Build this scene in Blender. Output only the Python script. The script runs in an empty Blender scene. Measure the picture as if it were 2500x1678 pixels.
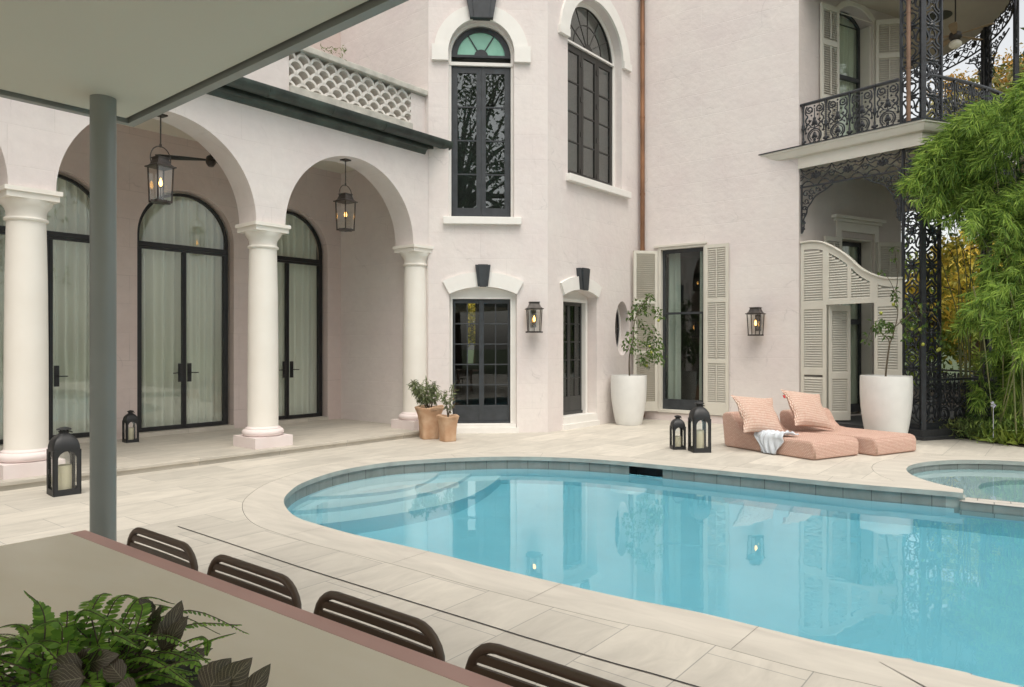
import bpy, math, random
from mathutils import Vector, Matrix, noise as mnoise
from mathutils.geometry import tessellate_polygon
R = math.radians
sc = bpy.context.scene
# ------------------------------------------------------------------ camera, sky, sun, exposure
cam_d = bpy.data.cameras.new('camera'); cam = bpy.data.objects.new('camera', cam_d)
sc.collection.objects.link(cam); sc.camera = cam
cam.location = (0, 0, 1.6); cam.rotation_euler = (R(90), 0, 0)
cam_d.sensor_width = 36; cam_d.lens = 25.2; cam_d.shift_y = 6/2500
cam_d.clip_start = .05; cam_d.clip_end = 2000
SUN_EL, SUN_AZ = 66, 170            # azimuth: degrees clockwise from +Y, where the sun stands
world = bpy.data.worlds.new("World"); sc.world = world; world.use_nodes = True
nt = world.node_tree; bg = nt.nodes['Background']
sky = nt.nodes.new('ShaderNodeTexSky'); sky.sky_type = 'NISHITA'; sky.sun_disc = False
sky.sun_elevation = R(SUN_EL); sky.sun_rotation = R(SUN_AZ); sky.dust_density = 3.0; sky.air_density = 1.0
hs = nt.nodes.new('ShaderNodeHueSaturation'); hs.inputs['Saturation'].default_value = .22
nt.links.new(sky.outputs[0], hs.inputs['Color']); wt = nt.nodes.new('ShaderNodeMix'); wt.data_type = 'RGBA'; wt.blend_type = 'MULTIPLY'; wt.inputs[0].default_value = 1; wt.inputs[7].default_value = (1, .978, .93, 1)
nt.links.new(hs.outputs[0], wt.inputs[6]); nt.links.new(wt.outputs[2], bg.inputs[0])
bg.inputs[1].default_value = .15
sun_d = bpy.data.lights.new('sun', 'SUN'); sun_d.energy = 1.0; sun_d.angle = R(50); sun_d.color = (1, .92, .82)
sun = bpy.data.objects.new('sun', sun_d); sc.collection.objects.link(sun)
sd = Vector((math.sin(R(SUN_AZ))*math.cos(R(SUN_EL)), math.cos(R(SUN_AZ))*math.cos(R(SUN_EL)), math.sin(R(SUN_EL))))
sun.rotation_euler = (-sd).to_track_quat('-Z', 'Y').to_euler(); sun.location = (0, 0, 30)
sc.view_settings.view_transform = 'Standard'; sc.view_settings.look = 'None'
sc.view_settings.exposure = 0.76; sc.view_settings.gamma = 1
try:
    sc.cycles.transparent_max_bounces = 24; sc.cycles.max_bounces = 10; sc.cycles.diffuse_bounces = 5
    sc.cycles.use_denoising = True
    sc.cycles.sample_clamp_indirect = 6
except Exception: pass

# ------------------------------------------------------------------ helpers
W = {}
def reg(o, M): W[o.name] = M; return o
class MB:
    def __init__(s): s.v = []; s.f = []; s.uv = []
    def add(s, vs, fs, uvs=None):
        b = len(s.v); s.v += [tuple(v) for v in vs]
        for i, f in enumerate(fs):
            s.f.append(tuple(b+k for k in f))
            s.uv.append(uvs[i] if uvs else None)
    def box(s, x0, x1, y0, y1, z0, z1):
        x0, x1 = min(x0, x1), max(x0, x1); y0, y1 = min(y0, y1), max(y0, y1); z0, z1 = min(z0, z1), max(z0, z1)
        s.add([(x0,y0,z0),(x1,y0,z0),(x1,y1,z0),(x0,y1,z0),(x0,y0,z1),(x1,y0,z1),(x1,y1,z1),(x0,y1,z1)],
              [(0,3,2,1),(4,5,6,7),(0,1,5,4),(1,2,6,5),(2,3,7,6),(3,0,4,7)])
    def prism_y(s, p, y0, y1):      # polygon in xz, counter-clockwise seen from -y
        n = len(p)
        s.add([(x,y0,z) for x,z in p]+[(x,y1,z) for x,z in p],
              [tuple(range(n)), tuple(range(2*n-1, n-1, -1))]+[(i, i+n, (i+1)%n+n, (i+1)%n) for i in range(n)])
    def prism_z(s, p, z0, z1):      # polygon in xy, counter-clockwise from above
        n = len(p)
        s.add([(x,y,z0) for x,y in p]+[(x,y,z1) for x,y in p],
              [tuple(range(n-1,-1,-1)), tuple(range(n, 2*n))]+[(i, (i+1)%n, (i+1)%n+n, i+n) for i in range(n)])
    def lathe(s, prof, n=24, cx=0, cy=0, sq=None, caps=True):
        vs = []
        for r, z in prof:
            for k in range(n):
                a = 2*math.pi*k/n; c, t = math.cos(a), math.sin(a)
                if sq:
                    e = sq(z) if callable(sq) else sq
                    q = (abs(c)**e+abs(t)**e)**(-1/e)
                else: q = 1
                vs.append((cx+r*q*c, cy+r*q*t, z))
        m = len(prof); fs = []
        for i in range(m-1):
            for k in range(n):
                fs.append((i*n+k, i*n+(k+1)%n, (i+1)*n+(k+1)%n, (i+1)*n+k))
        if caps: fs += [tuple(range(n-1,-1,-1)), tuple(range((m-1)*n, m*n))]
        s.add(vs, fs)
    def tube(s, pts, r, n=6, closed=False):
        pts = [Vector(p) for p in pts]; m = len(pts)
        rs = r if isinstance(r, (list, tuple)) else [r]*m
        vs = []; up = None
        for i, p in enumerate(pts):
            if closed: t = pts[(i+1)%m]-pts[i-1]
            else: t = pts[min(i+1,m-1)]-pts[max(i-1,0)]
            t = t.normalized() if t.length > 1e-9 else Vector((0,0,1))
            if up is None:
                up = t.orthogonal().normalized()
                if abs(t.y) < .9: up = (Vector((0,1,0))-t*t.y).normalized()
            else:
                up = up-t*up.dot(t); up = up.normalized() if up.length > 1e-6 else t.orthogonal().normalized()
            b = t.cross(up)
            for k in range(n):
                a = 2*math.pi*(k+.5)/n
                vs.append(p+(up*math.cos(a)+b*math.sin(a))*rs[i])
        fs = []
        for i in range(m if closed else m-1):
            j = (i+1)%m
            for k in range(n): fs.append((i*n+k, i*n+(k+1)%n, j*n+(k+1)%n, j*n+k))
        if not closed: fs += [tuple(range(n-1,-1,-1)), tuple(range((m-1)*n, m*n))]
        s.add(vs, fs)
    def ball(s, c, r, nu=8, nv=5):
        rx, ry, rz = r if isinstance(r, (tuple, list)) else (r, r, r)
        vs = [(c[0], c[1], c[2]-rz)]
        for j in range(1, nv):
            b = math.pi*j/nv
            for k in range(nu):
                a = 2*math.pi*k/nu
                vs.append((c[0]+rx*math.sin(b)*math.cos(a), c[1]+ry*math.sin(b)*math.sin(a), c[2]-rz*math.cos(b)))
        vs.append((c[0], c[1], c[2]+rz)); T = len(vs)-1
        fs = [(0, 1+(k+1)%nu, 1+k) for k in range(nu)]
        for j in range(nv-2):
            for k in range(nu):
                fs.append((1+j*nu+k, 1+j*nu+(k+1)%nu, 1+(j+1)*nu+(k+1)%nu, 1+(j+1)*nu+k))
        fs += [(T, 1+(nv-2)*nu+k, 1+(nv-2)*nu+(k+1)%nu) for k in range(nu)]
        s.add(vs, fs)
    def tess(s, loops, conv, flip=False):
        L = [[Vector((a,b,0)) for a,b in lp] for lp in loops]
        tris = tessellate_polygon(L)
        flat = [(a,b) for lp in loops for a,b in lp]
        out = []
        for t in tris:
            a, b, c = [flat[i] for i in t]
            ar = (b[0]-a[0])*(c[1]-a[1])-(c[0]-a[0])*(b[1]-a[1])
            if abs(ar) < 1e-10: continue
            t = tuple(t) if ar > 0 else tuple(reversed(t))
            out.append(tuple(reversed(t)) if flip else t)
        s.add([conv(a,b) for a,b in flat], out)
    def wall(s, outline, holes, y0, y1):    # xz outline with holes, thickness y0..y1
        s.tess([outline]+holes, lambda a,b: (a,y0,b)); s.tess([outline]+holes, lambda a,b: (a,y1,b), True)
        for lp in [outline]+holes:
            n = len(lp)
            s.add([(x,y0,z) for x,z in lp]+[(x,y1,z) for x,z in lp], [(i,(i+1)%n,(i+1)%n+n,i+n) for i in range(n)])
    def grid(s, fn, nu, nv, uv=True, closed_u=False):
        vs = [fn(i/nu, j/nv) for j in range(nv+1) for i in range(nu+1)]
        fs = []; us = []
        for j in range(nv):
            for i in range(nu):
                a = j*(nu+1)+i
                fs.append((a, a+1, a+nu+2, a+nu+1))
                us.append([(i/nu,j/nv),((i+1)/nu,j/nv),((i+1)/nu,(j+1)/nv),(i/nu,(j+1)/nv)])
        s.add(vs, fs, us if uv else None)
    def mesh(s, name, mat, smooth=False, cube_uv=0):
        me = bpy.data.meshes.new(name); me.from_pydata(s.v, [], s.f)
        if any(u is not None for u in s.uv):
            ul = me.uv_layers.new(name='UVMap').data; k = 0
            for i, f in enumerate(s.f):
                for q in range(len(f)):
                    if s.uv[i] is not None: ul[k].uv = s.uv[i][q]
                    k += 1
        elif cube_uv:
            ul = me.uv_layers.new(name='UVMap').data
            for p in me.polygons:
                nx, ny, nz = [abs(c) for c in p.normal]
                for li in p.loop_indices:
                    x, y, z = me.vertices[me.loops[li].vertex_index].co
                    ul[li].uv = ((y,z) if nx >= max(ny,nz) else (x,z) if ny >= nz else (x,y))
        if smooth:
            me.polygons.foreach_set('use_smooth', [True]*len(me.polygons))
        for m in (mat if isinstance(mat, (list,tuple)) else [mat]): me.materials.append(m)
        me.update(); return me
def setprops(o, label=None, cat=None, group=None, kind=None):
    if label: o['label'] = label
    if cat: o['category'] = cat
    if group: o['group'] = group
    if kind: o['kind'] = kind
def thing(name, label, cat, M=None, group=None):
    o = bpy.data.objects.new(name, None); sc.collection.objects.link(o); o.empty_display_size = .2
    M = M or Matrix(); o.matrix_basis = M; reg(o, M); setprops(o, label, cat, group); return o
def obj(name, mb, mat, parent=None, M=None, smooth=False, cube_uv=0, bevel=0, seg=2, local=None, autosmooth=None, **props):
    me = mb if isinstance(mb, bpy.types.Mesh) else mb.mesh(name, mat, smooth, cube_uv)
    o = bpy.data.objects.new(name, me); sc.collection.objects.link(o)
    if parent is not None:
        o.parent = parent
        PW = W[parent.name]
        if local is not None: M = PW @ local
        elif M is None: M = PW
        o.matrix_basis = PW.inverted() @ M
    else:
        M = M or Matrix(); o.matrix_basis = M
    reg(o, M); setprops(o, **props)
    if bevel:
        b = o.modifiers.new('bevel', 'BEVEL'); b.width = bevel; b.segments = seg; b.limit_method = 'ANGLE'; b.angle_limit = R(40)
    if autosmooth:
        for p in me.polygons: p.use_smooth = True
        me.set_sharp_from_angle(angle=R(autosmooth))
    return o
def struct(name, mb, mat, M=None, **k):
    return obj(name, mb, mat, None, M, kind='structure', **k)
def copy_tree(o, M=None, parent=None, props=None):
    c = o.copy(); sc.collection.objects.link(c)
    if parent is not None: c.parent = parent
    elif M is not None: c.matrix_basis = M
    W[c.name] = (M or Matrix()) if parent is None else W[parent.name] @ c.matrix_basis
    if props: setprops(c, **props)
    for ch in [q for q in sc.objects if q.parent == o and q.name != c.name]: copy_tree(ch, parent=c)
    return c
def TR(x, y, z=0, deg=0): return Matrix.Translation((x,y,z)) @ Matrix.Rotation(R(deg), 4, 'Z')
class Fr:
    def __init__(s, ox, oy, deg): s.ox, s.oy, s.deg = ox, oy, deg; s.c, s.s = math.cos(R(deg)), math.sin(R(deg))
    @property
    def M(s): return TR(s.ox, s.oy, 0, s.deg)
    def w(s, x, y=0): return (s.ox+x*s.c-y*s.s, s.oy+x*s.s+y*s.c)
    def at(s, x, y=0, z=0, deg=0): return s.M @ TR(x, y, z, deg)
def pt(px, py, Y):                      # photograph pixel at depth Y
    return Vector(((px-1250)/1750*Y, Y, 1.6+(845-py)/1750*Y))
def gp(px, py, z=0):                    # photograph pixel on the level z
    Y = 1750*(1.6-z)/(py-845); return ((px-1250)/1750*Y, Y)
def arc(cx, cz, r, a0, a1, n):
    return [(cx+r*math.cos(R(a0+(a1-a0)*i/n)), cz+r*math.sin(R(a0+(a1-a0)*i/n))) for i in range(n+1)]
def smoothpath(P, k=6, closed=False):   # Catmull-Rom
    P = [Vector(p) for p in P]; out = []; n = len(P)
    for i in range(n if closed else n-1):
        if closed: a, b, c, d = P[i-1], P[i], P[(i+1)%n], P[(i+2)%n]
        else: a, b, c, d = P[max(i-1,0)], P[i], P[i+1], P[min(i+2,n-1)]
        for j in range(k):
            t = j/k
            out.append(.5*((2*b)+(c-a)*t+(2*a-5*b+4*c-d)*t*t+(3*b-a-3*c+d)*t**3))
    if not closed: out.append(P[-1])
    return out
def archpoly(x0, x1, z0, zs, n=20, rise=None):   # opening outline, ccw seen from front; semicircle unless rise given
    cx = (x0+x1)/2; hw = (x1-x0)/2
    if rise is None: top = arc(cx, zs, hw, 0, 180, n)
    else:
        r = (hw*hw+rise*rise)/(2*rise); a = math.degrees(math.asin(hw/r))
        top = arc(cx, zs+rise-r, r, 90-a, 90+a, n)
    return [(x0,z0),(x1,z0)]+top

# ------------------------------------------------------------------ materials
def mat(name, col, rough=.6, metal=0, var=0, vscale=3, col2=None, bump=0, bscale=30, island=0, transl=0, coord='Object', stretch=None, spec=None):
    m = bpy.data.materials.new(name); m.use_nodes = True; t = m.node_tree; N = t.nodes; L = t.links
    p = N['Principled BSDF']; p.inputs['Roughness'].default_value = rough; p.inputs['Metallic'].default_value = metal
    if spec is not None: p.inputs['Specular IOR Level'].default_value = spec
    p.inputs['Base Color'].default_value = (*col, 1)
    tc = N.new('ShaderNodeTexCoord'); src = tc.outputs[coord]
    if stretch:
        mp = N.new('ShaderNodeMapping'); mp.inputs['Scale'].default_value = stretch; L.new(src, mp.inputs[0]); src = mp.outputs[0]
    out = None
    if var or col2:
        nz = N.new('ShaderNodeTexNoise'); nz.inputs['Scale'].default_value = vscale; nz.inputs['Detail'].default_value = 5; L.new(src, nz.inputs['Vector'])
        rp = N.new('ShaderNodeValToRGB'); rp.color_ramp.elements[0].position = .32; rp.color_ramp.elements[1].position = .68
        c2 = col2 or tuple(min(1, c*(1+var)) for c in col); c1 = col if col2 else tuple(c*(1-var) for c in col)
        rp.color_ramp.elements[0].color = (*c1,1); rp.color_ramp.elements[1].color = (*c2,1)
        L.new(nz.outputs['Fac'], rp.inputs[0]); out = rp.outputs[0]
    if island:
        ge = N.new('ShaderNodeNewGeometry'); h = N.new('ShaderNodeHueSaturation')
        mr = N.new('ShaderNodeMapRange'); mr.inputs[3].default_value = 1-island; mr.inputs[4].default_value = 1+island
        L.new(ge.outputs['Random Per Island'], mr.inputs[0]); L.new(mr.outputs[0], h.inputs['Value'])
        mr2 = N.new('ShaderNodeMapRange'); mr2.inputs[3].default_value = .5+.035*island; mr2.inputs[4].default_value = .5-.035*island
        L.new(ge.outputs['Random Per Island'], mr2.inputs[0]); L.new(mr2.outputs[0], h.inputs['Hue'])
        if out: L.new(out, h.inputs['Color'])
        else: h.inputs['Color'].default_value = (*col,1)
        out = h.outputs[0]
    if out: L.new(out, p.inputs['Base Color'])
    if bump:
        nb = N.new('ShaderNodeTexNoise'); nb.inputs['Scale'].default_value = bscale; nb.inputs['Detail'].default_value = 4; L.new(src, nb.inputs['Vector'])
        b = N.new('ShaderNodeBump'); b.inputs['Strength'].default_value = bump; b.inputs['Distance'].default_value = .02
        L.new(nb.outputs['Fac'], b.inputs['Height']); L.new(b.outputs[0], p.inputs['Normal'])
    if transl:
        tr = N.new('ShaderNodeBsdfTranslucent'); mx = N.new('ShaderNodeMixShader'); mx.inputs[0].default_value = transl
        if out: L.new(out, tr.inputs[0])
        else: tr.inputs[0].default_value = (*col,1)
        L.new(p.outputs[0], mx.inputs[1]); L.new(tr.outputs[0], mx.inputs[2]); L.new(mx.outputs[0], N['Material Output'].inputs[0])
    return m
def stucco(name, c1, c2, joint=.10, lw=.95, lh=.46):
    m = mat(name, c1, .85, col2=c2, vscale=.9, bump=.0); t = m.node_tree; N = t.nodes; L = t.links
    p = N['Principled BSDF']; rp = [n for n in N if n.type == 'VALTORGB'][0]
    tc = [n for n in N if n.type == 'TEX_COORD'][0]
    sx = N.new('ShaderNodeSeparateXYZ'); cx = N.new('ShaderNodeCombineXYZ'); L.new(tc.outputs['Object'], sx.inputs[0])
    wob = N.new('ShaderNodeTexNoise'); wob.inputs['Scale'].default_value = 1.3; L.new(tc.outputs['Object'], wob.inputs['Vector'])
    wm = N.new('ShaderNodeMath'); wm.operation = 'MULTIPLY_ADD'; wm.inputs[1].default_value = .035; L.new(wob.outputs['Fac'], wm.inputs[0]); L.new(sx.outputs['Z'], wm.inputs[2])
    L.new(sx.outputs['X'], cx.inputs[0]); L.new(wm.outputs[0], cx.inputs[1])
    br = N.new('ShaderNodeTexBrick'); br.inputs['Scale'].default_value = 1; br.inputs['Brick Width'].default_value = lw; br.inputs['Row Height'].default_value = lh
    br.inputs['Mortar Size'].default_value = .006; br.inputs['Mortar Smooth'].default_value = .6
    br.inputs['Color1'].default_value = (1,1,1,1); br.inputs['Color2'].default_value = (.965,.965,.97,1); br.inputs['Mortar'].default_value = (1-joint,)*3+(1,)
    L.new(cx.outputs[0], br.inputs['Vector'])
    # fade the scored joints in and out
    nf = N.new('ShaderNodeTexNoise'); nf.inputs['Scale'].default_value = 1.7; nf.inputs['Detail'].default_value = 3; L.new(tc.outputs['Object'], nf.inputs['Vector'])
    mf = N.new('ShaderNodeMapRange'); mf.inputs[1].default_value = .38; mf.inputs[2].default_value = .62; L.new(nf.outputs['Fac'], mf.inputs[0])
    mx = N.new('ShaderNodeMix'); mx.data_type = 'RGBA'; mx.blend_type = 'MULTIPLY'
    L.new(mf.outputs[0], mx.inputs[0]); L.new(rp.outputs[0], mx.inputs[6]); L.new(br.outputs['Color'], mx.inputs[7])
    # fine stains
    n3 = N.new('ShaderNodeTexNoise'); n3.inputs['Scale'].default_value = 5; n3.inputs['Detail'].default_value = 8; n3.inputs['Roughness'].default_value = .7
    mp = N.new('ShaderNodeMapping'); mp.inputs['Scale'].default_value = (1,1,1.3); L.new(tc.outputs['Object'], mp.inputs[0]); L.new(mp.outputs[0], n3.inputs['Vector'])
    m3 = N.new('ShaderNodeMapRange'); m3.inputs[1].default_value = .3; m3.inputs[2].default_value = .7; m3.inputs[3].default_value = .955; m3.inputs[4].default_value = 1.03; L.new(n3.outputs['Fac'], m3.inputs[0])
    mx2 = N.new('ShaderNodeMix'); mx2.data_type = 'RGBA'; mx2.blend_type = 'MULTIPLY'; mx2.inputs[0].default_value = 1
    # hairline cracks in the render, only here and there
    wn = N.new('ShaderNodeTexNoise'); wn.inputs['Scale'].default_value = 2.5; wn.inputs['Detail'].default_value = 6; L.new(tc.outputs['Object'], wn.inputs['Vector'])
    wv = N.new('ShaderNodeMix'); wv.data_type = 'RGBA'; wv.blend_type = 'ADD'; wv.inputs[0].default_value = .35; L.new(tc.outputs['Object'], wv.inputs[6]); L.new(wn.outputs['Color'], wv.inputs[7])
    vo = N.new('ShaderNodeTexVoronoi'); vo.feature = 'DISTANCE_TO_EDGE'; vo.inputs['Scale'].default_value = .75; L.new(wv.outputs[2], vo.inputs['Vector'])
    cr = N.new('ShaderNodeMapRange'); cr.inputs[1].default_value = .0; cr.inputs[2].default_value = .006; cr.inputs[3].default_value = 1; cr.inputs[4].default_value = 0; L.new(vo.outputs['Distance'], cr.inputs[0])
    cmk = N.new('ShaderNodeMapRange'); cmk.inputs[1].default_value = .52; cmk.inputs[2].default_value = .64; cmk.inputs[3].default_value = 0; cmk.inputs[4].default_value = .16; L.new(nf.outputs['Fac'], cmk.inputs[0])
    cm2 = N.new('ShaderNodeMath'); cm2.operation = 'MULTIPLY'; L.new(cr.outputs[0], cm2.inputs[0]); L.new(cmk.outputs[0], cm2.inputs[1])
    cm3 = N.new('ShaderNodeMath'); cm3.operation = 'SUBTRACT'; L.new(m3.outputs[0], cm3.inputs[0]); L.new(cm2.outputs[0], cm3.inputs[1])
    L.new(mx.outputs[2], mx2.inputs[6]); L.new(cm3.outputs[0], mx2.inputs[7]); L.new(mx2.outputs[2], p.inputs['Base Color'])
    nb = N.new('ShaderNodeTexNoise'); nb.inputs['Scale'].default_value = 9; nb.inputs['Detail'].default_value = 9; L.new(tc.outputs['Object'], nb.inputs['Vector'])
    ad = N.new('ShaderNodeMath'); ad.operation = 'MULTIPLY_ADD'; ad.inputs[1].default_value = -.35
    L.new(br.outputs['Fac'], ad.inputs[0]); L.new(nb.outputs['Fac'], ad.inputs[2])
    b = N.new('ShaderNodeBump'); b.inputs['Strength'].default_value = .35; b.inputs['Distance'].default_value = .02
    L.new(ad.outputs[0], b.inputs['Height']); L.new(b.outputs[0], p.inputs['Normal'])
    return m
def bricked(name, c1, c2, cm, bw, bh, ms, rot=0, rough=.6, coord='Object', streak=(1.2,5,1), samt=.12, bump=.15, off=(0,0,0), offset=.5, wetvar=0):
    m = bpy.data.materials.new(name); m.use_nodes = True; t = m.node_tree; N = t.nodes; L = t.links; p = N['Principled BSDF']
    tc = N.new('ShaderNodeTexCoord'); mp = N.new('ShaderNodeMapping'); mp.inputs['Rotation'].default_value = (0,0,R(rot)); mp.inputs['Location'].default_value = off
    L.new(tc.outputs[coord], mp.inputs[0])
    br = N.new('ShaderNodeTexBrick'); br.inputs['Scale'].default_value = 1; br.inputs['Brick Width'].default_value = bw; br.inputs['Row Height'].default_value = bh
    br.inputs['Mortar Size'].default_value = ms; br.inputs['Mortar Smooth'].default_value = .2; br.offset = offset
    br.inputs['Color1'].default_value = (*c1,1); br.inputs['Color2'].default_value = (*c2,1); br.inputs['Mortar'].default_value = (*cm,1)
    L.new(mp.outputs[0], br.inputs['Vector'])
    m2 = N.new('ShaderNodeMapping'); m2.inputs['Scale'].default_value = streak; L.new(mp.outputs[0], m2.inputs[0])
    nz = N.new('ShaderNodeTexNoise'); nz.inputs['Scale'].default_value = 1.4; nz.inputs['Detail'].default_value = 9; nz.inputs['Roughness'].default_value = .62; nz.inputs['Distortion'].default_value = .6
    L.new(m2.outputs[0], nz.inputs['Vector'])
    mr = N.new('ShaderNodeMapRange'); mr.inputs[1].default_value = .3; mr.inputs[2].default_value = .7; mr.inputs[3].default_value = 1-samt; mr.inputs[4].default_value = 1+samt*.6
    L.new(nz.outputs['Fac'], mr.inputs[0])
    mx = N.new('ShaderNodeMix'); mx.data_type = 'RGBA'; mx.blend_type = 'MULTIPLY'; mx.inputs[0].default_value = 1
    L.new(br.outputs['Color'], mx.inputs[6]); L.new(mr.outputs[0], mx.inputs[7]); L.new(mx.outputs[2], p.inputs['Base Color'])
    p.inputs['Roughness'].default_value = rough
    n2 = N.new('ShaderNodeTexNoise'); n2.inputs['Scale'].default_value = 14; n2.inputs['Detail'].default_value = 6; L.new(mp.outputs[0], n2.inputs['Vector'])
    ad = N.new('ShaderNodeMath'); ad.operation = 'MULTIPLY_ADD'; ad.inputs[1].default_value = -1.2; L.new(br.outputs['Fac'], ad.inputs[0]); L.new(n2.outputs['Fac'], ad.inputs[2])
    b = N.new('ShaderNodeBump'); b.inputs['Strength'].default_value = bump; b.inputs['Distance'].default_value = .01
    L.new(ad.outputs[0], b.inputs['Height']); L.new(b.outputs[0], p.inputs['Normal'])
    return m
def glassy(name, tint=(.8,.84,.82), ior=1.5, rough=0.0, bump=0, bscale=2, fixed=None):
    m = bpy.data.materials.new(name); m.use_nodes = True; t = m.node_tree; N = t.nodes; L = t.links
    N.remove(N['Principled BSDF'])
    fr = N.new('ShaderNodeFresnel'); ge = N.new('ShaderNodeNewGeometry')      # same reflectance from both faces of a thin pane
    e1 = N.new('ShaderNodeMath'); e1.operation = 'MULTIPLY_ADD'; e1.inputs[1].default_value = -2; e1.inputs[2].default_value = 1; L.new(ge.outputs['Backfacing'], e1.inputs[0])
    e2 = N.new('ShaderNodeMath'); e2.operation = 'POWER'; e2.inputs[0].default_value = ior; L.new(e1.outputs[0], e2.inputs[1]); L.new(e2.outputs[0], fr.inputs[0])
    tr = N.new('ShaderNodeBsdfTransparent'); tr.inputs[0].default_value = (*tint,1)
    gl = N.new('ShaderNodeBsdfGlossy'); gl.inputs['Roughness'].default_value = rough; gl.inputs[0].default_value = (1,1,1,1)
    mx = N.new('ShaderNodeMixShader')
    if fixed: mx.inputs[0].default_value = fixed
    else: L.new(fr.outputs[0], mx.inputs[0])
    L.new(tr.outputs[0], mx.inputs[1]); L.new(gl.outputs[0], mx.inputs[2])
    L.new(mx.outputs[0], N['Material Output'].inputs[0])
    if bump:
        tc = N.new('ShaderNodeTexCoord'); nz = N.new('ShaderNodeTexNoise'); nz.inputs['Scale'].default_value = bscale; nz.inputs['Detail'].default_value = 2
        L.new(tc.outputs['Object'], nz.inputs['Vector']); b = N.new('ShaderNodeBump'); b.inputs['Strength'].default_value = bump; b.inputs['Distance'].default_value = .02
        L.new(nz.outputs['Fac'], b.inputs['Height']); L.new(b.outputs[0], gl.inputs['Normal']); L.new(b.outputs[0], fr.inputs['Normal'])
    return m
def emis(name, col, s):
    m = bpy.data.materials.new(name); m.use_nodes = True; p = m.node_tree.nodes['Principled BSDF']
    p.inputs['Base Color'].default_value = (*col,1); p.inputs['Emission Color'].default_value = (*col,1); p.inputs['Emission Strength'].default_value = s; return m
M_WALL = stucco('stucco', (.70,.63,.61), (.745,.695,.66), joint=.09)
M_GALW = stucco('gallery_stucco_shade', (.53,.475,.45), (.58,.525,.49), joint=.08)  # house stucco toned down, gallery shade put into the colour
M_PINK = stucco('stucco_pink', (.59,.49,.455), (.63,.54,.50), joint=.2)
M_TRIM = mat('white_trim', (.78,.76,.72), .55, var=.03, vscale=4, bump=.08, bscale=12)
M_COL = mat('column_plaster', (.76,.72,.65), .6, col2=(.80,.765,.70), vscale=2, bump=.06, bscale=8)
M_PLINTH = mat('pink_plaster', (.74,.645,.62), .65, col2=(.78,.70,.68), vscale=3, bump=.08, bscale=9)
M_CREAM = mat('cream_paint', (.66,.63,.56), .5, var=.04, vscale=3)
M_CHAR = mat('charcoal_paint', (.035,.04,.045), .45, var=.2, vscale=8)
M_BLACK = mat('black_steel', (.012,.012,.013), .38, var=.2, vscale=6)
M_IRON = mat('cast_iron', (.025,.028,.033), .45, var=.3, vscale=7, bump=.2, bscale=40)
M_COPPER = mat('copper', (.36,.185,.10), .42, metal=.7, col2=(.15,.085,.055), vscale=2.5, stretch=(1,1,.5))
M_GUTTER = mat('patinated_gutter', (.02,.026,.024), .45, col2=(.055,.075,.062), vscale=3, bump=.2, bscale=20)
M_GLASS = glassy('window_glass', (.80,.86,.82)); M_GLASSG = glassy('door_glass', (.965,.985,.96), 1.5); M_LGLASS = glassy('lantern_glass', (.985,.99,.985), 1.25, fixed=.045)
M_OLDGLASS = glassy('old_glass', (.62,.66,.65), 1.95, bump=.03, bscale=1.6); M_TINTGLASS = glassy('tinted_glass', (.55,.58,.56), 1.6)  # the last glass has a darker tint
M_FAN = mat('green_glass', (.25,.55,.42), .25, col2=(.36,.68,.54), vscale=2)
M_CURT = mat('curtain', (.80,.80,.74), .9, transl=.05, var=.04, vscale=1)
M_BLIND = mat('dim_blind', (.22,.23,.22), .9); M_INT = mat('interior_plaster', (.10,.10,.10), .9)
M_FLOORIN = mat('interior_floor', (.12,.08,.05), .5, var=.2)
M_CEIL = mat('ceiling_paint', (.66,.63,.54), .8, var=.03, vscale=2)
M_SOFFIT = mat('canopy_soffit', (.53,.53,.45), .7, var=.03, vscale=.7)
M_CMETAL = mat('canopy_metal', (.24,.26,.245), .42, metal=.15, var=.06, vscale=2)
M_PATIO = bricked('patio_stone', (.585,.545,.47), (.475,.445,.385), (.30,.29,.26), 1.02, .5, .0036, rot=-52, streak=(1.6,4.5,1), samt=.15, bump=.06)
M_COPING = bricked('coping_stone', (.53,.495,.43), (.53,.495,.43), (.53,.495,.43), 900, 900, .0, rot=37, streak=(1.0,4.5,1), samt=.15, bump=.06)
M_COPFACE = mat('coping_edge', (.33,.355,.33), .6, var=.15, vscale=4, bump=.1)
M_STEP = bricked('porch_stone', (.52,.48,.41), (.46,.43,.37), (.28,.27,.24), 1.2, .6, .003, streak=(1.5,4,1), samt=.16, bump=.06)
M_TILE = bricked('waterline_tile', (.20,.22,.205), (.24,.255,.24), (.06,.065,.06), .30, 3, .004, coord='UV', streak=(3,1.2,1), samt=.2, rough=.35, bump=.2)
M_POOL = mat('pool_plaster', (.70,.85,.87), .7, var=.03, vscale=1.5)
M_SPA = mat('spa_plaster', (.58,.72,.74), .7, var=.05, vscale=3)
M_DAM = bricked('dam_tile', (.50,.47,.43), (.55,.52,.47), (.15,.15,.14), .30, .12, .004, rough=.5, samt=.1)
M_SOIL = mat('soil', (.05,.038,.026), .95, var=.4, vscale=6, bump=.6, bscale=18)
M_GRASS = mat('lawn', (.035,.06,.02), .95, col2=(.06,.08,.03), vscale=4, bump=.4, bscale=60)
M_TERRA = mat('terracotta', (.46,.27,.155), .85, col2=(.58,.40,.265), vscale=6, bump=.2, bscale=14)
M_POTW = mat('white_glaze', (.74,.74,.71), .35, var=.03, vscale=5, bump=.05, bscale=12)
M_CANDLE = mat('candle_wax', (.70,.66,.48), .5, transl=.25)
M_LANT = mat('lantern_metal', (.016,.017,.018), .5, var=.2)
M_GASL = mat('aged_brass', (.055,.047,.042), .42, metal=.4, var=.35, vscale=12)
M_FLAME = emis('flame', (1,.50,.12), 4.5)
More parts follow.
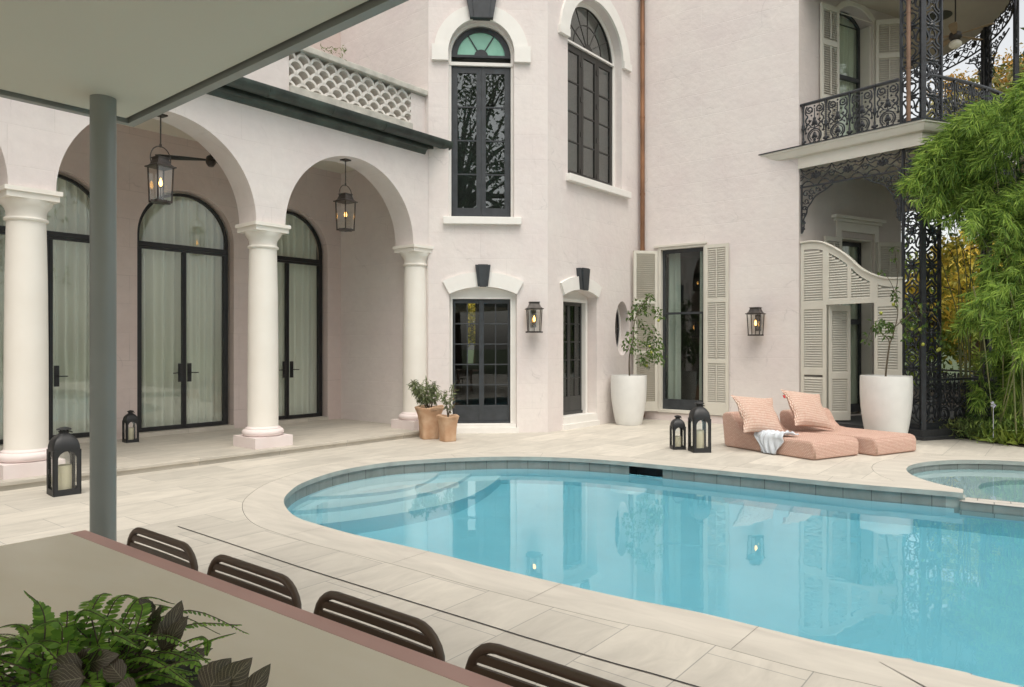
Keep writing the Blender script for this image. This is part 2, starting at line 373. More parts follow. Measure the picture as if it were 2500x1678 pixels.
M_TABLE = mat('table_top', (.84,.75,.58), .38, col2=(.88,.80,.64), vscale=2.2, stretch=(1,3,1))
M_PEDGE = mat('pink_edge', (.68,.41,.355), .42, var=.04, vscale=3)
M_CHAIR = mat('brown_metal', (.105,.072,.048), .42, var=.08)
M_LOUV = mat('louvre_paint', (.61,.585,.51), .55, var=.04, vscale=3)
M_BARK = mat('bark', (.09,.065,.045), .9, var=.35, vscale=9, bump=.5, bscale=25)
M_TWIG = mat('twig', (.10,.08,.05), .8, var=.3, vscale=20)
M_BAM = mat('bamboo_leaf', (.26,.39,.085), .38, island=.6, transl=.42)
M_BAMSHADE = mat('bamboo_leaf_shade', (.065,.13,.03), .5, island=.6, transl=.3)  # darker copy of the leaf, painted shade for gaps between sprays
M_CULM = mat('bamboo_culm', (.22,.20,.09), .45, col2=(.13,.17,.06), vscale=3)
M_OAK = mat('oak_leaf', (.055,.085,.025), .6, island=.4, transl=.3)
M_YEL = mat('yellow_leaf', (.58,.50,.08), .6, island=.7, transl=.45)
M_LIME = mat('lime_leaf', (.26,.34,.06), .6, island=.35, transl=.4)
M_CIT = mat('citrus_leaf', (.095,.165,.035), .4, island=.4, transl=.3)
M_LEMON = mat('green_citrus', (.30,.33,.05), .4, var=.2, vscale=9)
M_OLEA = mat('grey_green_leaf', (.19,.23,.11), .55, island=.35, transl=.25)
M_FERN = mat('fern_leaf', (.24,.44,.07), .5, island=.4, transl=.45)
M_DRY = mat('dry_leaf', (.20,.15,.08), .8, island=.3)
M_WEED = mat('weed_leaf', (.15,.2,.05), .6, island=.3, transl=.3)
M_LEMGREY = mat('towel_cloth', (.58,.62,.66), .95, var=.06, vscale=50, bump=.4, bscale=120)
M_STONEW = mat('weathered_coping', (.40,.39,.35), .9, col2=(.58,.56,.50), vscale=5, bump=.4, bscale=14)
M_LATT = mat('lattice_plaster', (.66,.63,.58), .85, col2=(.74,.72,.68), vscale=6, bump=.2)
M_DARKW = mat('dark_boards', (.03,.032,.034), .6, var=.25, vscale=5, stretch=(1,14,1))
M_GOLD = mat('fan_blade_wood', (.26,.18,.10), .5, var=.15, vscale=4)
M_GLOBE = mat('milk_glass', (.80,.76,.64), .3)
M_WOOD = mat('table_wood', (.30,.17,.09), .5, var=.2)
def wicker(name):
    m = bpy.data.materials.new(name); m.use_nodes = True; t = m.node_tree; N = t.nodes; L = t.links; p = N['Principled BSDF']; p.inputs['Roughness'].default_value = .7
    tc = N.new('ShaderNodeTexCoord')
    br = N.new('ShaderNodeTexBrick'); br.inputs['Scale'].default_value = 1; br.inputs['Brick Width'].default_value = .034; br.inputs['Row Height'].default_value = .020
    br.inputs['Mortar Size'].default_value = .0048; br.inputs['Mortar Smooth'].default_value = 1.0; br.offset = .5
    br.inputs['Color1'].default_value = (.79,.58,.47,1); br.inputs['Color2'].default_value = (.73,.48,.385,1); br.inputs['Mortar'].default_value = (.52,.25,.18,1)
    L.new(tc.outputs['UV'], br.inputs['Vector']); L.new(br.outputs['Color'], p.inputs['Base Color'])
    b = N.new('ShaderNodeBump'); b.inputs['Strength'].default_value = .9; b.inputs['Distance'].default_value = .012; b.invert = True
    L.new(br.outputs['Fac'], b.inputs['Height']); L.new(b.outputs[0], p.inputs['Normal']); return m
M_WICK = wicker('pink_rope_weave')
def pillowmat(name):
    m = wicker(name); br = [n for n in m.node_tree.nodes if n.type == 'TEX_BRICK'][0]
    br.inputs['Brick Width'].default_value = .022; br.inputs['Row Height'].default_value = .043; br.inputs['Mortar Size'].default_value = .0055; br.offset = 0.35
    br.inputs['Color1'].default_value = (.82,.66,.55,1); br.inputs['Color2'].default_value = (.78,.56,.45,1); br.inputs['Mortar'].default_value = (.55,.24,.16,1)
    return m
M_PILL = pillowmat('pink_knit')
def fittonia(name):
    m = mat(name, (.05,.05,.03), .5, col2=(.075,.05,.04), vscale=12); t = m.node_tree; N = t.nodes; L = t.links; p = N['Principled BSDF']
    tc = N.new('ShaderNodeTexCoord'); sp = N.new('ShaderNodeSeparateXYZ'); L.new(tc.outputs['UV'], sp.inputs[0])
    def mth(op, a, b=None, c=None):
        n = N.new('ShaderNodeMath'); n.operation = op
        for i, q in enumerate((a,b,c)):
            if q is None: continue
            if isinstance(q, (int,float)): n.inputs[i].default_value = q
            else: L.new(q, n.inputs[i])
        return n.outputs[0]
    d = mth('ABSOLUTE', mth('SUBTRACT', sp.outputs[1], .5))
    k = mth('MULTIPLY_ADD', d, -7.0, mth('MULTIPLY', sp.outputs[0], 8.0))
    fr = mth('ABSOLUTE', mth('SUBTRACT', mth('FRACT', k), .5))
    v1 = mth('LESS_THAN', fr, .075); v2 = mth('LESS_THAN', d, .018)
    k2 = mth('ABSOLUTE', mth('SUBTRACT', mth('FRACT', mth('MULTIPLY_ADD', d, 14.0, mth('MULTIPLY', sp.outputs[0], 9.0))), .5))
    v3 = mth('MULTIPLY', mth('LESS_THAN', k2, .05), .55)
    v = mth('MAXIMUM', mth('MAXIMUM', v1, v2), v3)
    mx = N.new('ShaderNodeMix'); mx.data_type = 'RGBA'; rp = [n for n in N if n.type == 'VALTORGB'][0]
    L.new(v, mx.inputs[0]); L.new(rp.outputs[0], mx.inputs[6]); mx.inputs[7].default_value = (.22,.20,.13,1); L.new(mx.outputs[2], p.inputs['Base Color'])
    return m
M_FIT = fittonia('veined_leaf')
def watermat(name, col, dens, bump):
    m = bpy.data.materials.new(name); m.use_nodes = True; t = m.node_tree; N = t.nodes; L = t.links; N.remove(N['Principled BSDF'])
    g = N.new('ShaderNodeBsdfGlass'); g.inputs['IOR'].default_value = 1.42; g.inputs['Roughness'].default_value = 0
    tc = N.new('ShaderNodeTexCoord'); mp = N.new('ShaderNodeMapping'); mp.inputs['Scale'].default_value = (1,1,1); mp.inputs['Rotation'].default_value = (0,0,.6)
    L.new(tc.outputs['Object'], mp.inputs[0])
    n1 = N.new('ShaderNodeTexNoise'); n1.inputs['Scale'].default_value = 2.2; n1.inputs['Detail'].default_value = 3; L.new(mp.outputs[0], n1.inputs['Vector'])
    b = N.new('ShaderNodeBump'); b.inputs['Strength'].default_value = bump; b.inputs['Distance'].default_value = .02; L.new(n1.outputs['Fac'], b.inputs['Height']); L.new(b.outputs[0], g.inputs['Normal'])
    va = N.new('ShaderNodeVolumeAbsorption'); va.inputs[0].default_value = (*col,1); va.inputs[1].default_value = dens
    L.new(g.outputs[0], N['Material Output'].inputs[0]); L.new(va.outputs[0], N['Material Output'].inputs['Volume']); return m
M_WATER = watermat('pool_water', (.25,.815,.915), .46, .07)
M_SPAW = watermat('spa_water', (.35,.85,.86), .35, .05)

# ------------------------------------------------------------------ frames of the house walls
F = Fr(-3.755,10.812,50); A = Fr(-1.53,13.11,4.2); B = Fr(.66,13.27,50); C = Fr(2.826,15.85,-36); D = Fr(5.55,13.87,28); G = Fr(5.55,13.87,-49.6)
E_ = Fr(*F.w(3.2,2.4),-40)
TOP = 10.6
# ------------------------------------------------------------------ ground, patio, pool
far = [(692.8,1221),(705.7,1202),(735.6,1180.6),(800,1157),(864,1142),(949.7,1129),(1061,1120.7),(1163.7,1116.4),(1262,1115),(1377.8,1117.7),(1497.6,1125),(1660.5,1140),(1859.6,1159),(2073.7,1180.6),(2309,1200)]
near = [(2500,1677),(2356,1641),(2142,1596),(1988,1563.8),(1714,1497),(1500,1454.6),(1249,1396.8),(1078,1354),(966.8,1328),(864,1304.8),(778,1281),(727,1264),(700.5,1242.7)]
farw = [gp(*q) for q in far]; nearw = [gp(*q) for q in near]
fe = farw[-1]; fd = Vector((.839,-.544)); ne = nearw[0]
pool_raw = farw+[(fe[0]+fd.x*k, fe[1]+fd.y*k) for k in (1.2,2.6,4.2,6)]+[(9.7,2.6),(9.6,1.4),(8.8,.5),(7.6,.35),(5.8,1.15),(4.0,2.28)]+nearw
pool = [(p.x,p.y) for p in smoothpath([Vector((a,b,0)) for a,b in pool_raw], 4, closed=True)]
def area(p): return sum(p[i-1][0]*p[i][1]-p[i][0]*p[i-1][1] for i in range(len(p)))/2
if area(pool) < 0: pool.reverse()
def offset(p, d):       # outward for ccw
    out = []; n = len(p)
    for i in range(n):
        a, b, c = Vector(p[i-1]), Vector(p[i]), Vector(p[(i+1)%n])
        t = ((b-a).normalized()+(c-b).normalized()).normalized()
        out.append((b.x+t.y*d, b.y-t.x*d))
    return out
SPC = Vector((6.42,8.58)); SPR = 1.49
pn = Vector((.544,.839))            # from pool line towards the spa
def pside(q): return (Vector(q)-Vector(fe)).dot(pn)
spa_full = [(SPC.x+SPR*math.cos(2*math.pi*i/96), SPC.y+SPR*math.sin(2*math.pi*i/96)) for i in range(96)]
spa = [q for q in spa_full if pside(q) > .24]
k0 = max(range(len(spa)), key=lambda i: (Vector(spa[i])-Vector(spa[i-1])).length); spa = spa[k0:]+spa[:k0]   # open arc, ccw, chord at the dam
# big hole = coping outline round pool and spa
CW = .40
pout = offset(pool, CW)
def inside(q, poly):
    x, y = q; r = False; n = len(poly)
    for i in range(n):
        x1,y1 = poly[i]; x2,y2 = poly[i-1]
        if (y1 > y) != (y2 > y) and x < (x2-x1)*(y-y1)/(y2-y1)+x1: r = not r
    return r
def union(p, q):        # union outline of two ccw loops that cross twice
    n = len(p); out_i = [i for i in range(n) if not inside(p[i], q)]
    st = [i for i in out_i if (i-1)%n not in out_i][0]; res = []; i = st
    while i in out_i: res.append(p[i]); i = (i+1)%n
    m = len(q); qo = [j for j in range(m) if not inside(q[j], p)]
    sj = min(qo, key=lambda j: (Vector(q[j])-Vector(res[-1])).length); j = sj
    while j in qo: res.append(q[j]); j = (j+1)%m
    return res
sout = [(SPC.x+(SPR+CW)*math.cos(2*math.pi*i/96), SPC.y+(SPR+CW)*math.sin(2*math.pi*i/96)) for i in range(96)]
hole = union(pout, sout)
PX = 16
patio_out = [(-22,-14),(PX,-14),(PX,30),(-22,30)]
mb = MB(); mb.tess([patio_out, list(reversed(hole))], lambda a,b: (a,b,0)); struct('patio', mb, M_PATIO)
g = MB(); g.box(-300,300,-300,-13.9,-.5,-.03); g.box(-300,300,29.9,300,-.5,-.03); g.box(-300,-21.9,-13.9,29.9,-.5,-.03); g.box(PX-.1,300,-13.9,29.9,-.5,-.03)
struct('ground', g, M_GRASS)
# fill under joints
# coping: one ring round the pool, its inner edge over the water
def ring(mb, inner, outer, z, closed=True, uvw=1.0):
    n = len(inner); L = 0; m = n if closed else n-1
    for i in range(m):
        j = (i+1)%n; d = (Vector(inner[j])-Vector(inner[i])).length
        mb.add([(*inner[i],z),(*outer[i],z),(*outer[j],z),(*inner[j],z)], [(0,1,2,3)] , [[(L,.1),(L,.1+CW),(L+d,.1+CW),(L+d,.1)]]); L += d
def wallband(mb, path, z0, z1, closed=True, flip=False, skip=None):
    n = len(path); L = 0
    for i in range(n if closed else n-1):
        j = (i+1)%n; d = (Vector(path[j])-Vector(path[i])).length
        if not (skip and skip(i)):
            f = (0,1,2,3) if not flip else (3,2,1,0)
            uv = [(L,z0),(L+d,z0),(L+d,z1),(L,z1)]
            mb.add([(*path[i],z0),(*path[j],z0),(*path[j],z1),(*path[i],z1)], [f], [uv if not flip else uv[::-1]])
        L += d
gap = .004
# coping as a flat sheet with the pool and spa cut out of it; the dam strip is cut out too
dam0 = Vector(fe)+fd*.02; 
spa_in = [q for q in spa_full if pside(q) > .0]
k1 = max(range(len(spa_in)), key=lambda i: (Vector(spa_in[i])-Vector(spa_in[i-1])).length); spa_in = spa_in[k1:]+spa_in[:k1]
dl = (Vector(spa[0])-Vector(fe)).dot(fd); dr = (Vector(spa[-1])-Vector(fe)).dot(fd)
lo, hi = min(dl,dr), max(dl,dr)
def ip(i): return pool[i]
# pool edge split at the dam
along = [(Vector(q)-Vector(fe)).dot(fd) if abs(pside(q)) < .05 else -99 for q in pool]
dam_idx = [i for i,a in enumerate(along) if lo-.0 < a < hi+.0]
dam_set = set(dam_idx)
n = len(pool)
# walk pool ccw, leaving the dam stretch out and going round the spa instead
first = [i for i in dam_idx if (i-1)%n not in dam_set][0]; last = [i for i in dam_idx if (i+1)%n not in dam_set][0]
route = []; i = (last+1)%n
while i not in dam_set: route.append(pool[i]); i = (i+1)%n
s0, s1 = Vector(spa[0]), Vector(spa[-1])
arcp = spa if (s0-Vector(route[-1])).length < (s1-Vector(route[-1])).length else spa[::-1]
q_end = Vector(fe)+fd*((Vector(arcp[0])-Vector(fe)).dot(fd)); q_st = Vector(fe)+fd*((Vector(arcp[-1])-Vector(fe)).dot(fd))
cop_in = route+[(q_end.x,q_end.y)]+arcp+[(q_st.x,q_st.y)]
if area(cop_in) < 0: cop_in.reverse()
mb = MB(); ho = offset(hole,-gap)
mb.tess([ho, list(reversed(cop_in))], lambda a,b: (a,b,0.0))
struct('coping', mb, M_COPING)
mb = MB(); mb.tess([offset(hole,.3), list(reversed(cop_in))], lambda a,b: (a,b,-.0555)); struct('coping_bed', mb, M_COPFACE)
mb = MB(); wallband(mb, cop_in, -.055, -.0005, True, True); struct('coping_edge', mb, M_COPFACE)
mb = MB(); wallband(mb, offset(hole,-gap), -.05, -.0005, True, False); wallband(mb, hole, -.05, -.0005, True, True)
acc = 0
for i in range(1, n):
    acc += (Vector(pool[i])-Vector(pool[i-1])).length
    if acc > 1.2 and pside(pool[i]) < .2 and not (i in dam_set):
        acc = 0; a = Vector(pool[i]); b = Vector(pout[i]); t = (b-a).normalized(); q = Vector((-t.y,t.x))*.0018; b = b-t*.01; a = a-t*.004
        if not inside(b, sout) and (b-a).length < CW*1.1 and abs(t.dot((Vector(pool[i])-Vector(pool[i-1])).normalized())) < .25: mb.add([(*(a-q),.0015),(*(b-q),.0015),(*(b+q),.0015),(*(a+q),.0015)], [(0,3,2,1)])
struct('coping_joint', mb, mat('joint_mortar', (.20,.19,.17), .9))
WZ = -.17
pw = offset(pool, .025)
sk = Vector(gp(1580,1131)); ski = min(range(n), key=lambda i:(Vector(pool[i])-sk).length)
skip = {ski-1, ski}
mb = MB()
wallband(mb, pw, -.255, -.055, True, True, skip=lambda i: i in skip or i in dam_set)
dmt = [(fe[0]+fd.x*(lo-.03+(hi-lo+.2)*k/12)-pn.x*.032, fe[1]+fd.y*(lo-.03+(hi-lo+.2)*k/12)-pn.y*.032) for k in range(13)]
wallband(mb, dmt, -.255, -.0975, False, False)
struct('waterline_tile', mb, M_TILE)
a_, b_ = Vector(pw[ski-1]), Vector(pw[ski+1]); tn = (b_-a_).normalized(); nn = Vector((tn.y,-tn.x))
mb = MB(); p0, p1 = a_, b_
q0, q1 = p0+nn*.3, p1+nn*.3
mb.add([(*p0,-.255),(*p1,-.255),(*p1,-.055),(*p0,-.055),(*q0,-.255),(*q1,-.255),(*q1,-.055),(*q0,-.055)], [(4,5,6,7),(0,4,7,3),(1,2,6,5),(3,7,6,2),(0,1,5,4)])
struct('pool_skimmer_opening', mb, M_CHAR)
PZ = -1.40
mb = MB(); wallband(mb, pw, PZ, -.255, True, True); mb.tess([pw], lambda a,b: (a,b,PZ)); struct('pool_basin', mb, M_POOL)
# steps
def under(px, py, z):           # seen through the water surface
    X, Y = gp(px, py, WZ); h = math.hypot(X,Y); th = math.atan2(h, 1.6-WZ); tt = math.tan(math.asin(math.sin(th)/1.33)); k = 1+(WZ-z)*tt/h
    return (X*k, Y*k)
def steps(L, z):
    p = [under(x*.4281+650, y*.4281+1080, z) for x,y in L]
    return [(q.x,q.y) for q in smoothpath([Vector((a,b,0)) for a,b in p], 5)]
st = [([(150,312),(300,312),(500,300),(700,280),(850,250),(940,212),(985,178),(1010,150)], -.36),
      ([(60,398),(160,396),(330,385),(500,365),(750,325),(950,282),(1080,235),(1160,188),(1200,150)], -.56),
      ([(120,490),(330,475),(520,452),(700,425),(900,388),(1080,345),(1200,295),(1290,240),(1335,200),(1360,165)], -.78)]
sm = MB()
for L, z in st:
    c = steps(L, z)
    poly = c+[(c[-1][0]-.3, c[-1][1]+.5), (-3.2,9.9), (-3.6,7.2), (c[0][0]-.5, c[0][1]-.5)]
    if area(poly) < 0: poly.reverse()
    # keep inside the basin wall
    sm.prism_z(poly, PZ-.02, z)
struct('pool_steps', sm, M_POOL)
mb = MB(); mb.prism_z(offset(pool,.03), PZ-.05, WZ); struct('pool_water', mb, M_WATER)
# spa
sp_in = offset(spa_full, .02); SWZ = -.115
dm0 = .03
spoly = [q for q in offset(spa_full,.02) if pside(q) > .22]
kk = max(range(len(spoly)), key=lambda i:(Vector(spoly[i])-Vector(spoly[i-1])).length); spoly = spoly[kk:]+spoly[:kk]
mb = MB(); wallband(mb, spoly, -.26, -.055, False, True); struct('spa_tile', mb, M_TILE)
inr = [(6.62+.98*math.cos(2*math.pi*i/64), 8.38+.98*math.sin(2*math.pi*i/64)) for i in range(64)]
inr = [q if pside(q) > .30 else tuple(Vector(q)+pn*(.30-pside(q))) for q in inr]
mb = MB(); wallband(mb, spoly, -.36, -.26, False, True)
mb.tess([spoly, list(reversed(inr))], lambda a,b: (a,b,-.36)); wallband(mb, inr, -.75, -.36, True, True); mb.tess([inr], lambda a,b: (a,b,-.75))
struct('spa_basin', mb, M_SPA)
wp = [q if pside(q) > .20 else tuple(Vector(q)+pn*(.20-pside(q))) for q in offset(spa_full,.03)]
mb = MB(); mb.prism_z(wp, -.78, SWZ); struct('spa_water', mb, M_SPAW)
dmA, dmB = lo-.03, hi+.17
def dp(a,s): v = Vector(fe)+fd*a+pn*s; return (v.x,v.y)
mb = MB(); mb.prism_z([dp(dmA,-.0295),dp(dmB,-.0295),dp(dmB,.238),dp(dmA,.238)], -.5, -.0975); mb.prism_z([dp(dmA,-.036),dp(dmB,-.036),dp(dmB,.242),dp(dmA,.242)], -.097, -.085)
struct('spa_dam', mb, bricked('dam_tile_turned', (.50,.47,.43), (.55,.52,.47), (.14,.14,.13), .30, .135, .005, rot=33, rough=.5, samt=.1, off=(0,0,0)))
mb = MB(); mb.prism_z([dp(lo-.3,.0265),dp(lo+.02,.0265),dp(lo+.02,.22),dp(lo-.3,.22)], -.5, -.0565); struct('coping_support', mb, M_COPFACE)
# drain slot (curved)
ds = [(434,1286),(600,1341),(755,1393),(1132,1510),(1296,1561),(1492,1619),(1700,1677.6)]
dw = smoothpath([Vector((*gp(*q),0)) for q in ds]+[Vector((2.2,2.35,0)),Vector((4.2,.95,0))], 6)
mb = MB()
for i in range(len(dw)-1):
    t = (dw[i+1]-dw[i]).normalized(); nrm = Vector((-t.y,t.x,0))*.0055
    mb.add([dw[i]-nrm,dw[i+1]-nrm,dw[i+1]+nrm,dw[i]+nrm], [(0,1,2,3)])
o = struct('drain_slot', mb, M_BLACK); o.location.z = .004
# planting bed
mb = MB(); bed = [(7.35,12.95),(7.8,12.5),(8.05,11.4),(8.7,9.6),(10.2,7.6),(13,5.6),(15.9,4),(15.9,29),(9,29),(10.9,18),(10.9,14)]
mb.prism_z(list(reversed(bed)) if area(bed) < 0 else bed, -.02, .012); struct('planting_bed', mb, M_SOIL)
# porch floor (arcade)
mb = MB(); mb.box(-11,3.42,-.475,2.7,.055,.10); struct('porch_floor', mb, M_STEP, F.M, bevel=.006)
mb = MB(); mb.box(-11,3.4,-.445,2.7,-.01,.055); struct('porch_step_riser', mb, M_STEP, F.M)
# ------------------------------------------------------------------ the house
HOUSE = thing('house', 'pale pink stucco mansion with arcaded porch, arched charcoal windows and iron gallery', 'house', TR(0,14,0))
def part(name, mb, m, fr=None, parent=None, y=0, **k):
    return obj(name, mb, m, parent or HOUSE, (fr.M @ TR(0,y,0)) if fr else Matrix(), **k)
# ---- arcade wall: four arches and the columns
ARC = [1.536-3.073*i for i in range(4)]; COLX = [3.073-3.073*i for i in range(5)]
hw = 1.536-.24; ZC = 3.42; ZR = 5.2
mb = MB(); x0, x1 = -11.0, 3.199
out = [(x0,ZC),(ARC[3]-hw,ZC)]
for c in reversed(ARC):
    out += [(c-q[0]+c if False else q[0], q[1]) for q in arc(c, ZC, hw, 180, 0, 40)]
out += [(x1,ZC),(x1,ZR),(x0,ZR)]
mb.tess([out], lambda a,b: (a,-.22,b)); mb.tess([out], lambda a,b: (a,.26,b), True)
nn_ = len(out); mb.add([(x,-.22,z) for x,z in out]+[(x,.26,z) for x,z in out], [(i,(i+1)%nn_,(i+1)%nn_+nn_,i+nn_) for i in range(nn_)])
part('arcade_wall', mb, M_WALL, F, autosmooth=30)
def column(x):
    col = MB(); zb = .10
    prof = [(.222,.40),(.222,.9),(.22,1.6),(.213,2.4),(.20,3.02)]
    col.lathe([(.226,.385),(.222,.41)]+prof[1:]+[(.200,3.06)], 40)
    c = obj('column', col, M_COL, HOUSE, F.at(x,0), autosmooth=50)
    b = MB(); b.lathe([(.25,.255),(.285,.27),(.302,.30),(.302,.325),(.285,.352),(.255,.362),(.252,.378),(.232,.388),(.224,.40)], 40)
    b.box(-.31,.31,-.31,.31,.10,.258)
    obj('base', b, M_PLINTH, c, F.at(x,0), autosmooth=40)
    k = MB(); k.lathe([(.199,3.055),(.222,3.065),(.228,3.08),(.222,3.095),(.203,3.10),(.203,3.17),(.212,3.185),(.215,3.20),(.235,3.225),(.262,3.27),(.268,3.30)], 40)
    k.box(-.268,.268,-.268,.268,3.30,3.37); k.box(-.292,.292,-.292,.292,3.37,3.421)
    obj('capital', k, M_COL, c, F.at(x,0), autosmooth=40)
for x in COLX: column(x)
# ---- porch back wall with arched doors, terrace wall above
DX = [2.04,0.01,-2.04,-4.09,-6.14]
mb = MB(); holes = [list(reversed(archpoly(c-.84,c+.84,.12,3.44,32))) for c in DX]
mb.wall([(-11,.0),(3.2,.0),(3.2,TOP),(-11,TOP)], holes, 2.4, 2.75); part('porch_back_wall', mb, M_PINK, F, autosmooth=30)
mb = MB(); mb.box(-11,3.6,.26,2.4,5.16,5.2); part('porch_ceiling', mb, M_CEIL, F)
mb = MB(); mb.box(-11.1,3.25,-.30,2.4,5.2,5.34); part('terrace_roof', mb, M_GUTTER, F)
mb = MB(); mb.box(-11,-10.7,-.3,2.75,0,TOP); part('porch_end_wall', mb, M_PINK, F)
for c in DX:
    d = MB(); yo, yi = 2.53, 2.59
    fo = archpoly(c-.80,c+.80,.17,3.44,32); fi = archpoly(c-.755,c+.755,.215,3.44,32)
    d.wall(fo, [list(reversed(fi))], yo, yi)
    d.box(c-.755,c+.755,yo-.005,yi,3.27,3.345)
    d.box(c-.757,c+.757,yo-.002,yi-.004,3.225,3.262); 
    d.box(c-.035,c+.035,yo,yi-.002,.19,3.22); d.box(c-.008,c+.008,yo-.012,yo,.19,3.22)
    for s in (-1,1): d.box(c+s*.755,c+s*.715,yo+.002,yi-.006,.216,3.224)
    d.box(c-.714,c+.714,yo+.003,yi-.005,.19,.24)
    for s in (-1,1):
        for z in (.5,1.3,2.1,2.95): d.box(c+s*.757,c+s*.79,yo-.014,yo-.001,z,z+.11)
    door = part('door', d, M_BLACK, F)
    p = MB(); p.prism_y(archpoly(c-.75,c+.75,.24,3.44,32), 2.562, 2.567); obj('pane', p, M_GLASSG, door, F.M)
    for s in (-1,1):
        h = MB(); xa, xb = c+s*.045, c+s*.115
        h.box(min(xa,xb),max(xa,xb),yo-.02,yo-.003,.98,1.30); h.box(c+s*.07,c+s*.09,yo-.03,yo-.018,1.03,1.26)
        h.tube([(c+s*.08,yo-.055,1.14),(c+s*.22,yo-.06,1.135)], .009, 8); h.tube([(c+s*.08,yo-.02,1.14),(c+s*.08,yo-.055,1.14)], .011, 8)
        obj('handle', h, M_BLACK, door, F.M)
    sl = MB(); sl.box(c-.838,c+.838,2.37,2.6,.101,.168); obj('sill', sl, M_STEP, door, F.M)
# rooms behind the porch doors
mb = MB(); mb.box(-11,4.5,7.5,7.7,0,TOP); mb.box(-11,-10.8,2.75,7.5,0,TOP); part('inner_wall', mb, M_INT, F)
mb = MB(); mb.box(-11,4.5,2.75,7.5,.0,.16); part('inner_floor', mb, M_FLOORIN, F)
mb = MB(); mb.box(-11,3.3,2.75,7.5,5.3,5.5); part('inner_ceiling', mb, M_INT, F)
# ---- parapet of pierced scale tiles
def slab(mb,x0,x1,y0,y1,z0,z1): mb.box(x0,x1,y0,y1,z0,z1)
mb = MB(); mb.box(-10.9,.36,-.13,.10,5.34,6.17); mb.box(2.855,3.26,-.13,.10,5.34,6.17); mb.box(2.0,3.2,.10,.12,5.34,5.4)
par = part('parapet', mb, M_WALL, F)
mb = MB(); mb.box(-10.9,3.34,-.21,.18,6.18,6.28); obj('parapet_coping', mb, M_STONEW, par, F.M, bevel=.012)
mb = MB(); mb.box(.36,2.855,-.19,.08,5.42,5.60); mb.box(.36,2.855,-.23,.1,5.34,5.42); obj('parapet_ledge', mb, M_STONEW, par, F.M, bevel=.01)
lat = MB(); pitch = .256; rows = 6; dz = .117
for r in range(rows):
    z = 5.56+r*dz; x = .36-(r%2)*pitch/2
    while x < 2.98:
        ro, ri = .136, .096; y0, y1 = -.13, .06
        po = arc(x, z, ro, 4, 176, 14); pi_ = arc(x, z, ri, -4, 184, 14); m_ = len(po)
        cl = lambda v: min(2.857,max(.358,v)); cz = lambda b: min(6.181,max(b,5.598))
        vs = [(cl(a),y,cz(b)) for y,L_ in ((y0,po),(y0,pi_),(y1,po),(y1,pi_)) for a,b in L_]
        fs = []
        for i in range(m_-1):
            fs += [(i+1,i,m_+i,m_+i+1),(i,i+1,2*m_+i+1,2*m_+i),(m_+i+1,m_+i,3*m_+i,3*m_+i+1),(2*m_+i,2*m_+i+1,3*m_+i+1,3*m_+i)]
        lat.add(vs, fs); x += pitch
obj('parapet_lattice', lat, M_LATT, par, F.M, autosmooth=50)
# ---- gutter along the arcade
gm = MB()
gp_ = [(-.235,5.10),(-.27,5.115),(-.30,5.16),(-.33,5.18),(-.34,5.2),(-.25,5.2),(-.235,5.15)]
gm.prism_y([(0,0)]*3, 0, 0) if False else None
def sweep_x(mb, prof, x0, x1):
    n_ = len(prof); mb.add([(x0,y,z) for y,z in prof]+[(x1,y,z) for y,z in prof], [tuple(range(n_)), tuple(range(2*n_-1,n_-1,-1))]+[(i,i+n_,(i+1)%n_+n_,(i+1)%n_) for i in range(n_)])
sweep_x(gm, [(-.221,5.085),(-.25,5.09),(-.262,5.115),(-.285,5.15),(-.315,5.165),(-.32,5.2),(-.221,5.2)], -11, 3.1)
gut = part('gutter', gm, M_GUTTER, F, autosmooth=25)
g2 = MB(); prof = [(-.42+.13*math.cos(R(a)), 5.33+.13*math.sin(R(a))) for a in range(180,361,15)]
prof = [(-.43-.115,5.345)]+[(-.43+.115*math.cos(R(a)), 5.33+.12*math.sin(R(a))) for a in range(180,361,12)]+[(-.43+.115,5.345)]
inn = [(-.43+.105*math.cos(R(a)), 5.335+.11*math.sin(R(a))) for a in range(360,179,-12)]
sweep_x(g2, prof+[(y,z+.01) for y,z in inn], -11, 3.52)
for x in (-2.5,-.2,.9,1.95,3.3): 
    pr = [(-.43+.122*math.cos(R(a)), 5.33+.127*math.sin(R(a))) for a in range(180,361,12)]
    sweep_x(g2, pr+[(y,z) for y,z in [(-.43+.10*math.cos(R(a)), 5.335+.105*math.sin(R(a))) for a in range(360,179,-12)]], x, x+.03)
obj('gutter_trough', g2, M_GUTTER, gut, F.M, autosmooth=35)
g3 = MB(); g3.box(-11,3.45,-.40,-.301,5.345,5.365); g3.box(-11,3.4,-.31,-.2,5.341,5.40); obj('roof_edge', g3, M_GUTTER, gut, F.M)
# ---- bay walls
mb = MB(); mb.box(0,2.62,0,.3,0,TOP); part('bay_side_wall', mb, M_WALL, E_)
# wall A
AW = (.367,1.572,3.965,7.0); AD = (.382,1.622,.0,2.553)
hA = [list(reversed(archpoly(*AW,28))), list(reversed(archpoly(AD[0],AD[1],.10,AD[3],16,rise=.135)))]
mb = MB(); mb.wall([(0,-.02),(2.199,-.02),(2.199,TOP),(0,TOP)], hA, 0, .32); part('bay_wall', mb, M_WALL, A, autosmooth=30)
BW = (.637,2.611,4.9,7.56); BD = (.489,1.647,.09,2.58); OV = (2.628,1.975,.283,.577)
oval = [(OV[0]+OV[2]*math.cos(2*math.pi*i/40), OV[1]+OV[3]*math.sin(2*math.pi*i/40)) for i in range(40)]
hB = [list(reversed(archpoly(*BW,28))), list(reversed(archpoly(BD[0],BD[1],BD[2],BD[3],16,rise=.12))), list(reversed(oval))]
mb = MB(); mb.wall([(.0,-.02),(3.369,-.02),(3.369,TOP),(0,TOP)], hB, 0, .34); part('bay_wall', mb, M_WALL, B, autosmooth=30)
